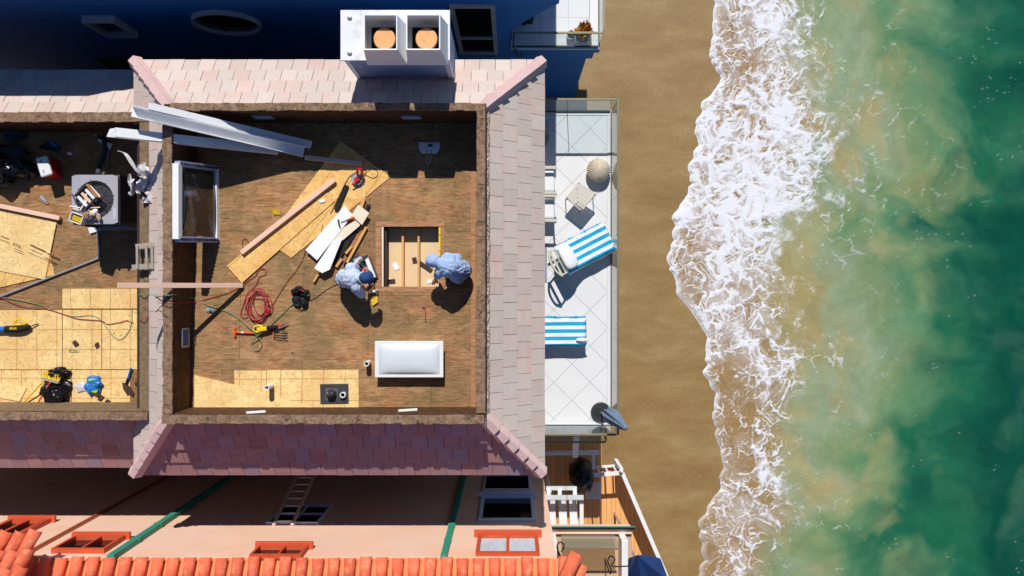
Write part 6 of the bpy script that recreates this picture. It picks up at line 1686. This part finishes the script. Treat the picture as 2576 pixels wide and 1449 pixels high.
# ================================================================ the two workers
def remeshed(caps, name, mats, parent, vox=0.012, wrinkle=0.0, seed=0, pick=None, smooth_it=8):
    """caps: list of (p0, p1, r0, r1); union of tapered limbs into one continuous skin"""
    mb = MB()
    for (a,b,r0,r1) in caps:
        a = Vector(a); b = Vector(b); d = b-a; L = max(d.length,1e-4); dn = d/L
        n_ = 14; pts = []; rs_ = []
        for k in range(-4,5+6):
            pass
        ks = [(-1.0,0.02),(-0.85,0.53),(-0.5,0.87),(-0.2,0.98)]
        for q,f in ks: pts.append(a+dn*(q*r0)); rs_.append(r0*f)
        for k in range(7):
            t_ = k/6; pts.append(a+d*t_); rs_.append(r0+(r1-r0)*t_)
        for q,f in reversed(ks): pts.append(b-dn*(q*r1)); rs_.append(r1*f)
        mb.tube(pts, rs_, n_)
    me = bpy.data.meshes.new(name+"_raw"); me.from_pydata([tuple(p) for p in mb.v], [], mb.f)
    ob = bpy.data.objects.new(name+"_raw", me); COL.objects.link(ob)
    m_ = ob.modifiers.new("r",'REMESH'); m_.mode='VOXEL'; m_.voxel_size = vox
    s_ = ob.modifiers.new("s",'SMOOTH'); s_.iterations = smooth_it; s_.factor = 0.5
    dg = bpy.context.evaluated_depsgraph_get(); out = bpy.data.meshes.new_from_object(ob.evaluated_get(dg))
    bpy.data.objects.remove(ob)
    co = np.empty(len(out.vertices)*3, np.float32); out.vertices.foreach_get("co", co); co = co.reshape(-1,3)
    if wrinkle:
        no = np.empty(len(out.vertices)*3, np.float32); out.vertices.foreach_get("normal", no); no = no.reshape(-1,3)
        for i in range(len(co)):
            p = co[i]; w_ = 0.9*mnoise.noise(Vector((p[0]*5+seed,p[1]*5,p[2]*5))); k = 0.9-2.4*abs(mnoise.noise(Vector((p[0]*8+seed+w_,p[1]*13+w_*2,p[2]*9))))+0.5*(0.5-1.8*abs(mnoise.noise(Vector((p[0]*19+seed,p[1]*27+w_*3,p[2]*19)))))
            co[i] = p+no[i]*wrinkle*k
    c = co.mean(0); c[2] = co[:,2].min(); co = co-c
    out.vertices.foreach_set("co", co.ravel()); out.update()
    if not isinstance(mats,(list,tuple)): mats = [mats]
    for m2 in mats: out.materials.append(m2)
    out.polygons.foreach_set("use_smooth",[True]*len(out.polygons))
    out.name = name
    return link(name, out, Vector(c.tolist()), parent)
def hand(caps, wrist, knuck, curl):
    """palm, four fingers and a thumb added to a body's limb list"""
    w = Vector(wrist); k = Vector(knuck); d = (k-w).normalized(); up = Vector(curl).normalized(); s_ = d.cross(up).normalized()
    caps.append((w, w+d*0.02, 0.028, 0.030)); 
    for i,o in enumerate((-0.032,-0.011,0.011,0.032)):
        L = (0.060,0.075,0.072,0.055)[i]
        caps.append((w+d*0.02+s_*o*0.6, w+d*0.085+s_*o, 0.017, 0.014))
        a = w+d*0.085+s_*o; b = a+d*L*0.5+up*L*0.25; c = b+d*L*0.15+up*L*0.4
        caps.append((a,b,0.0105,0.0095)); caps.append((b,c,0.0095,0.0085))
    t0 = w+d*0.03+s_*0.035; t1 = t0+s_*0.035+d*0.03+up*0.01; t2 = t1+d*0.03+up*0.02
    caps.append((t0,t1,0.014,0.012)); caps.append((t1,t2,0.011,0.009))

shirt1 = M("pale_blue_work_shirt", S(196,208,230), 0.9, 0.06, 5, bump=0.5, bscale=16)
shirt2 = M("light_blue_hooded_top", S(168,192,228), 0.9, 0.06, 5, bump=0.4, bscale=12)
glove_r = mt['red']
def z1(x, y, h):
    """picture position inside the first worker's close-up"""
    return PD((1250+x*0.13803)/1.4907, (920+y*0.13803)/1.4907, h)
# ---- worker crouching at the saw
w1 = thing("person", z1(330,930,0), "crouching worker in pale blue shirt and navy cap holding a saw", "person")
hipL, hipR = z1(330,780,0.36), z1(330,1010,0.36)
pel = z1(320,900,0.38); belly = z1(400,900,0.50); chest = z1(520,890,0.68); neck = z1(690,880,0.78); head = z1(850,880,0.86)
shL, shR = z1(470,620,0.70), z1(610,1140,0.70)
elL, elR = z1(560,560,0.50), z1(770,1330,0.42)
wrL, wrR = z1(760,690,0.36), z1(880,1120,0.26)
knL, knR = z1(560,700,0.46), z1(560,1120,0.46)
anL, anR = z1(330,690,0.10), z1(290,1130,0.10)
toL, toR = z1(470,690,0.05), z1(430,1130,0.05)
caps = [(pel,belly,0.155,0.15),(belly,chest,0.15,0.16),(chest,neck,0.13,0.06),(shL,shR,0.075,0.075),(chest,shL,0.10,0.075),(chest,shR,0.10,0.075),
        (neck,head,0.055,0.055),(head+Vector((0.01,0,0.0)),head+Vector((0.055,0,-0.035)),0.098,0.085),
        (shL,elL,0.058,0.045),(elL,wrL,0.045,0.032),(shR,elR,0.058,0.045),(elR,wrR,0.045,0.032),
        (hipL,knL,0.095,0.065),(hipR,knR,0.095,0.065),(knL,anL,0.064,0.042),(knR,anR,0.064,0.042),(anL,toL,0.045,0.035),(anR,toR,0.045,0.035)]
# face: nose, ears
hf = Vector((0.7,0.0,-0.7)).normalized()
caps += [(head+hf*0.10,head+hf*0.122,0.016,0.013),(head+Vector((0.02,0.095,-0.02)),head+Vector((0.03,0.105,-0.03)),0.02,0.016),(head+Vector((0.02,-0.095,-0.02)),head+Vector((0.03,-0.105,-0.03)),0.02,0.016)]
hand(caps, wrL, wrL+Vector((0.05,-0.01,-0.02)), (0.3,-0.1,-1)); hand(caps, wrR, wrR+Vector((0.04,0.05,-0.02)), (0.3,0.2,-1))
b1 = remeshed(caps, "body", mt['skin'], w1, 0.011, smooth_it=4)
e = 0.022
remeshed([(pel,belly,0.175,0.175),(belly,chest,0.178,0.185),(chest,neck-Vector((0.03,0,0)),0.15,0.085),(shL,shR,0.098,0.098),(chest,shL,0.125,0.095),(chest,shR,0.125,0.095),(belly,shR,0.15,0.08),(belly,shL,0.15,0.08),
          (shL,elL,0.085,0.07),(elL,elL.lerp(wrL,0.3),0.066,0.056),(shR,elR,0.085,0.078),(elR,elR.lerp(wrR,0.2),0.075,0.06)], "shirt", shirt1, w1, 0.013, 0.012, 3)
remeshed([(pel-Vector((0.02,0,0.02)),pel,0.172,0.165),(hipL,knL,0.112,0.082),(hipR,knR,0.112,0.082),(knL,anL,0.08,0.06),(knR,anR,0.08,0.06)], "trousers", mt['pants'], w1, 0.014, 0.008, 8)
for a_,t_ in ((anL,toL),(anR,toR)): remeshed([(a_-Vector((0.05,0,0.04)),t_,0.05,0.045),(a_-Vector((0.02,0,0.03)),a_+Vector((0,0,0.05)),0.055,0.055)], "boot", mt['boot'], w1, 0.012)
# cap with brim and band pattern
capo = MB()
def capf(q): return 1.0
Rcap = Matrix.Rotation(0.55,3,'Y')
capo.ball(head+Vector((0.02,0,0.012)),(0.125,0.108,0.108),24,14,lambda q: 1+0.03*mnoise.noise(Vector((q.x*4,q.y*4,q.z*4))),Rcap)
cap_ = capo.build("cap", mt['cap'], w1, smooth=True)
def brim(u_, v_):
    a = (v_-0.5)*2.2; r_ = 0.10+0.075*u_
    q = Vector((math.cos(a)*r_, math.sin(a)*r_*0.9, -0.03-0.02*u_-0.03*(v_-0.5)**2))
    return head+Vector((0.02,0,0.012))+Rcap@q
MB().sheet(brim, 5, 14).build("cap_brim", mt['cap'], cap_, smooth=True, solid=0.006)
MB().tube([head+Vector((0.02,0,0.012))+Rcap@Vector((-0.122*abs(math.cos(a)),math.sin(a)*0.108,-0.012)) for a in np.linspace(-1.35,1.35,12)],0.014,6).build("cap_band", mt['whiteframe'], cap_)
MB().ball(wrL+Vector((0.03,-0.01,-0.01)),(0.055,0.045,0.04),12,8).build("glove", glove_r, w1, smooth=True)
MB().ball(elL.lerp(wrL,0.65),(0.055,0.05,0.045),12,8).build("sleeve_guard", mt['insul'], w1, smooth=True)
# ---- worker kneeling at the opening
def z2p(x, y, h): return PD((1570+x*0.16566)/1.4907, (920+y*0.16566)/1.4907, h)
w2 = thing("person", z2p(800,560,0), "kneeling worker in light blue hooded top leaning over the roof opening", "person")
pel = z2p(960,560,0.34); belly = z2p(850,530,0.50); chest = z2p(660,480,0.68); neck = z2p(470,400,0.74); head = z2p(325,350,0.74)
shL, shR = z2p(500,590,0.62), z2p(640,290,0.70)
elL, elR = z2p(430,680,0.32), z2p(890,285,0.56)
wrL, wrR = z2p(400,740,0.06), z2p(800,370,0.38)
hipL, hipR = z2p(960,640,0.32), z2p(990,470,0.32)
knL, knR = z2p(690,730,0.10), z2p(700,480,0.10)
anL, anR = z2p(1000,720,0.08), z2p(1040,500,0.08)
toL, toR = z2p(1060,700,0.05), z2p(1090,480,0.05)
caps = [(pel,belly,0.16,0.16),(belly,chest,0.16,0.165),(chest,neck,0.14,0.065),(shL,shR,0.075,0.075),(chest,shL,0.10,0.075),(chest,shR,0.10,0.075),
        (neck,head,0.058,0.058),(head,head+Vector((-0.05,0,-0.04)),0.095,0.08),
        (shL,elL,0.058,0.045),(elL,wrL,0.045,0.032),(shR,elR,0.058,0.045),(elR,wrR,0.045,0.032),
        (hipL,knL,0.095,0.065),(hipR,knR,0.095,0.065),(knL,anL,0.062,0.042),(knR,anR,0.062,0.042),(anL,toL,0.042,0.032),(anR,toR,0.042,0.032)]
hf = Vector((-0.6,0,-0.8)).normalized()
caps += [(head+hf*0.10,head+hf*0.122,0.016,0.013)]
hand(caps, wrL, wrL+Vector((-0.03,-0.05,-0.02)), (-0.3,-0.4,-1)); hand(caps, wrR, wrR+Vector((-0.05,-0.03,-0.03)), (-0.3,-0.2,-1))
remeshed(caps, "body", mt['skin'], w2, 0.011, smooth_it=4)
remeshed([(pel,belly,0.19,0.19),(belly,chest,0.195,0.195),(chest,neck,0.165,0.09),(shL,shR,0.11,0.10),(chest,shL,0.135,0.10),(chest,shR,0.135,0.10),(belly,shL,0.16,0.09),(belly,z2p(850,690,0.42),0.14,0.13),(pel,z2p(900,720,0.30),0.15,0.12),
          (shL,elL,0.085,0.07),(elL,elL.lerp(wrL,0.6),0.068,0.05),(shR,elR,0.09,0.078),(elR,elR.lerp(wrR,0.7),0.072,0.055)], "hooded_top", shirt2, w2, 0.013, 0.012, 5)
remeshed([(neck,head,0.085,0.105),(head,head+Vector((-0.03,0,-0.02)),0.125,0.115)], "hood", shirt2, w2, 0.011, 0.010, 15)
remeshed([(pel,pel+Vector((0.03,0,-0.02)),0.18,0.17),(hipL,knL,0.115,0.085),(hipR,knR,0.115,0.085),(knL,anL,0.08,0.06),(knR,anR,0.08,0.06)], "trousers", mt['pants'], w2, 0.014, 0.008, 28)
for a_,t_ in ((anL,toL),(anR,toR)): remeshed([(a_,t_,0.055,0.045)], "boot", mt['boot'], w2, 0.012)
# ---- worm-drive saw at the first worker
b0 = z1(760,560,0.06)
ws = thing("worm_drive_saw", b0, "grey metal saw with long white fence in front of the crouching worker", "saw")
MB().bar(z1(900,340,0.10), z1(1110,880,0.10), 0.075, 0.05).build("fence", mt['white'], ws, bevel=0.006)
MB().bar(z1(925,345,0.05), z1(1140,900,0.05), 0.12, 0.02).build("table", mt['darkgrey'], ws)
MB().cyl(z1(590,460,0.17), z1(790,345,0.17), 0.062, 0.055, n=16).build("motor", mt['galv'], ws, bevel=0.008)
MB().ball(z1(640,470,0.18),(0.07,0.06,0.06),12,8).build("motor_cap", mt['galv'], ws, smooth=True)
MB().cyl(z1(800,350,0.15), z1(940,265,0.14), 0.022, n=10).build("arm", mt['darkgrey'], ws)
MB().tube([z1(760,480,0.16),z1(800,560,0.13),z1(870,640,0.11)],[0.03,0.022,0.026],8).build("slide_bar", mt['steel'], ws)
MB().ball(z1(890,640,0.12),(0.045,0.04,0.03),10,7).build("clamp", mt['galv'], ws)
MB().cyl(z1(700,500,0.05), z1(700,500,0.09), 0.16, n=24).build("turntable", mt['darkgrey'], ws)
MB().tube([z1(930,660,0.12),z1(990,720,0.12)],[0.012,0.012],6).build("lever", mt['steel'], ws)
ng = thing("nail_gun", z1(1100,1250,0.03), "cream and steel nail gun lying beside the crouching worker's hand", "nail gun")
MB().cyl(z1(1000,1250,0.06), z1(1150,1250,0.06), 0.028, n=10).build("body", mt['cream'], ng)
MB().bar(z1(1190,1200,0.06), z1(1190,1330,0.05), 0.035, 0.04).build("nose", mt['steel'], ng, bevel=0.006)
MB().tube(smoothpath([z1(1060,980,0.10),z1(1105,1060,0.06),z1(1090,1180,0.05),z1(1050,1260,0.04)],4),0.008,6).build("hose", mt['black'], ng)
for k in range(5):
    pass
nl = thing("nail_strips", z1(1130,1420,0), "bundle of yellow collated nail strips by the crouching worker's shadow", "nails")
for k in range(6):
    a = PD(933+k*0.8,756+k*2.4,0.02+0.004*k); b = PD(950,745.5+k*2.5,0.02+0.004*k)
    board("strip", a, b, 0.022, 0.010, mt['yellow'] if k%2 else mt['yellowdirty'], nl, bevel=0)
lab = [o for o in sc.objects if o.get("category") == "debris" and o.get("group") == "scraps in the roof opening"]
for o, tx in zip(lab, ("dark brown scrap against the middle joist in the roof opening","long dark scrap under the kneeling worker's hand in the roof opening","dark scrap in the lower left bay of the roof opening","small white plaster crumb in the lower left corner of the roof opening","white plaster scrap at the lower right corner of the roof opening","white plaster smear lump in the middle of the left bay of the roof opening")):
    o["label"] = tx
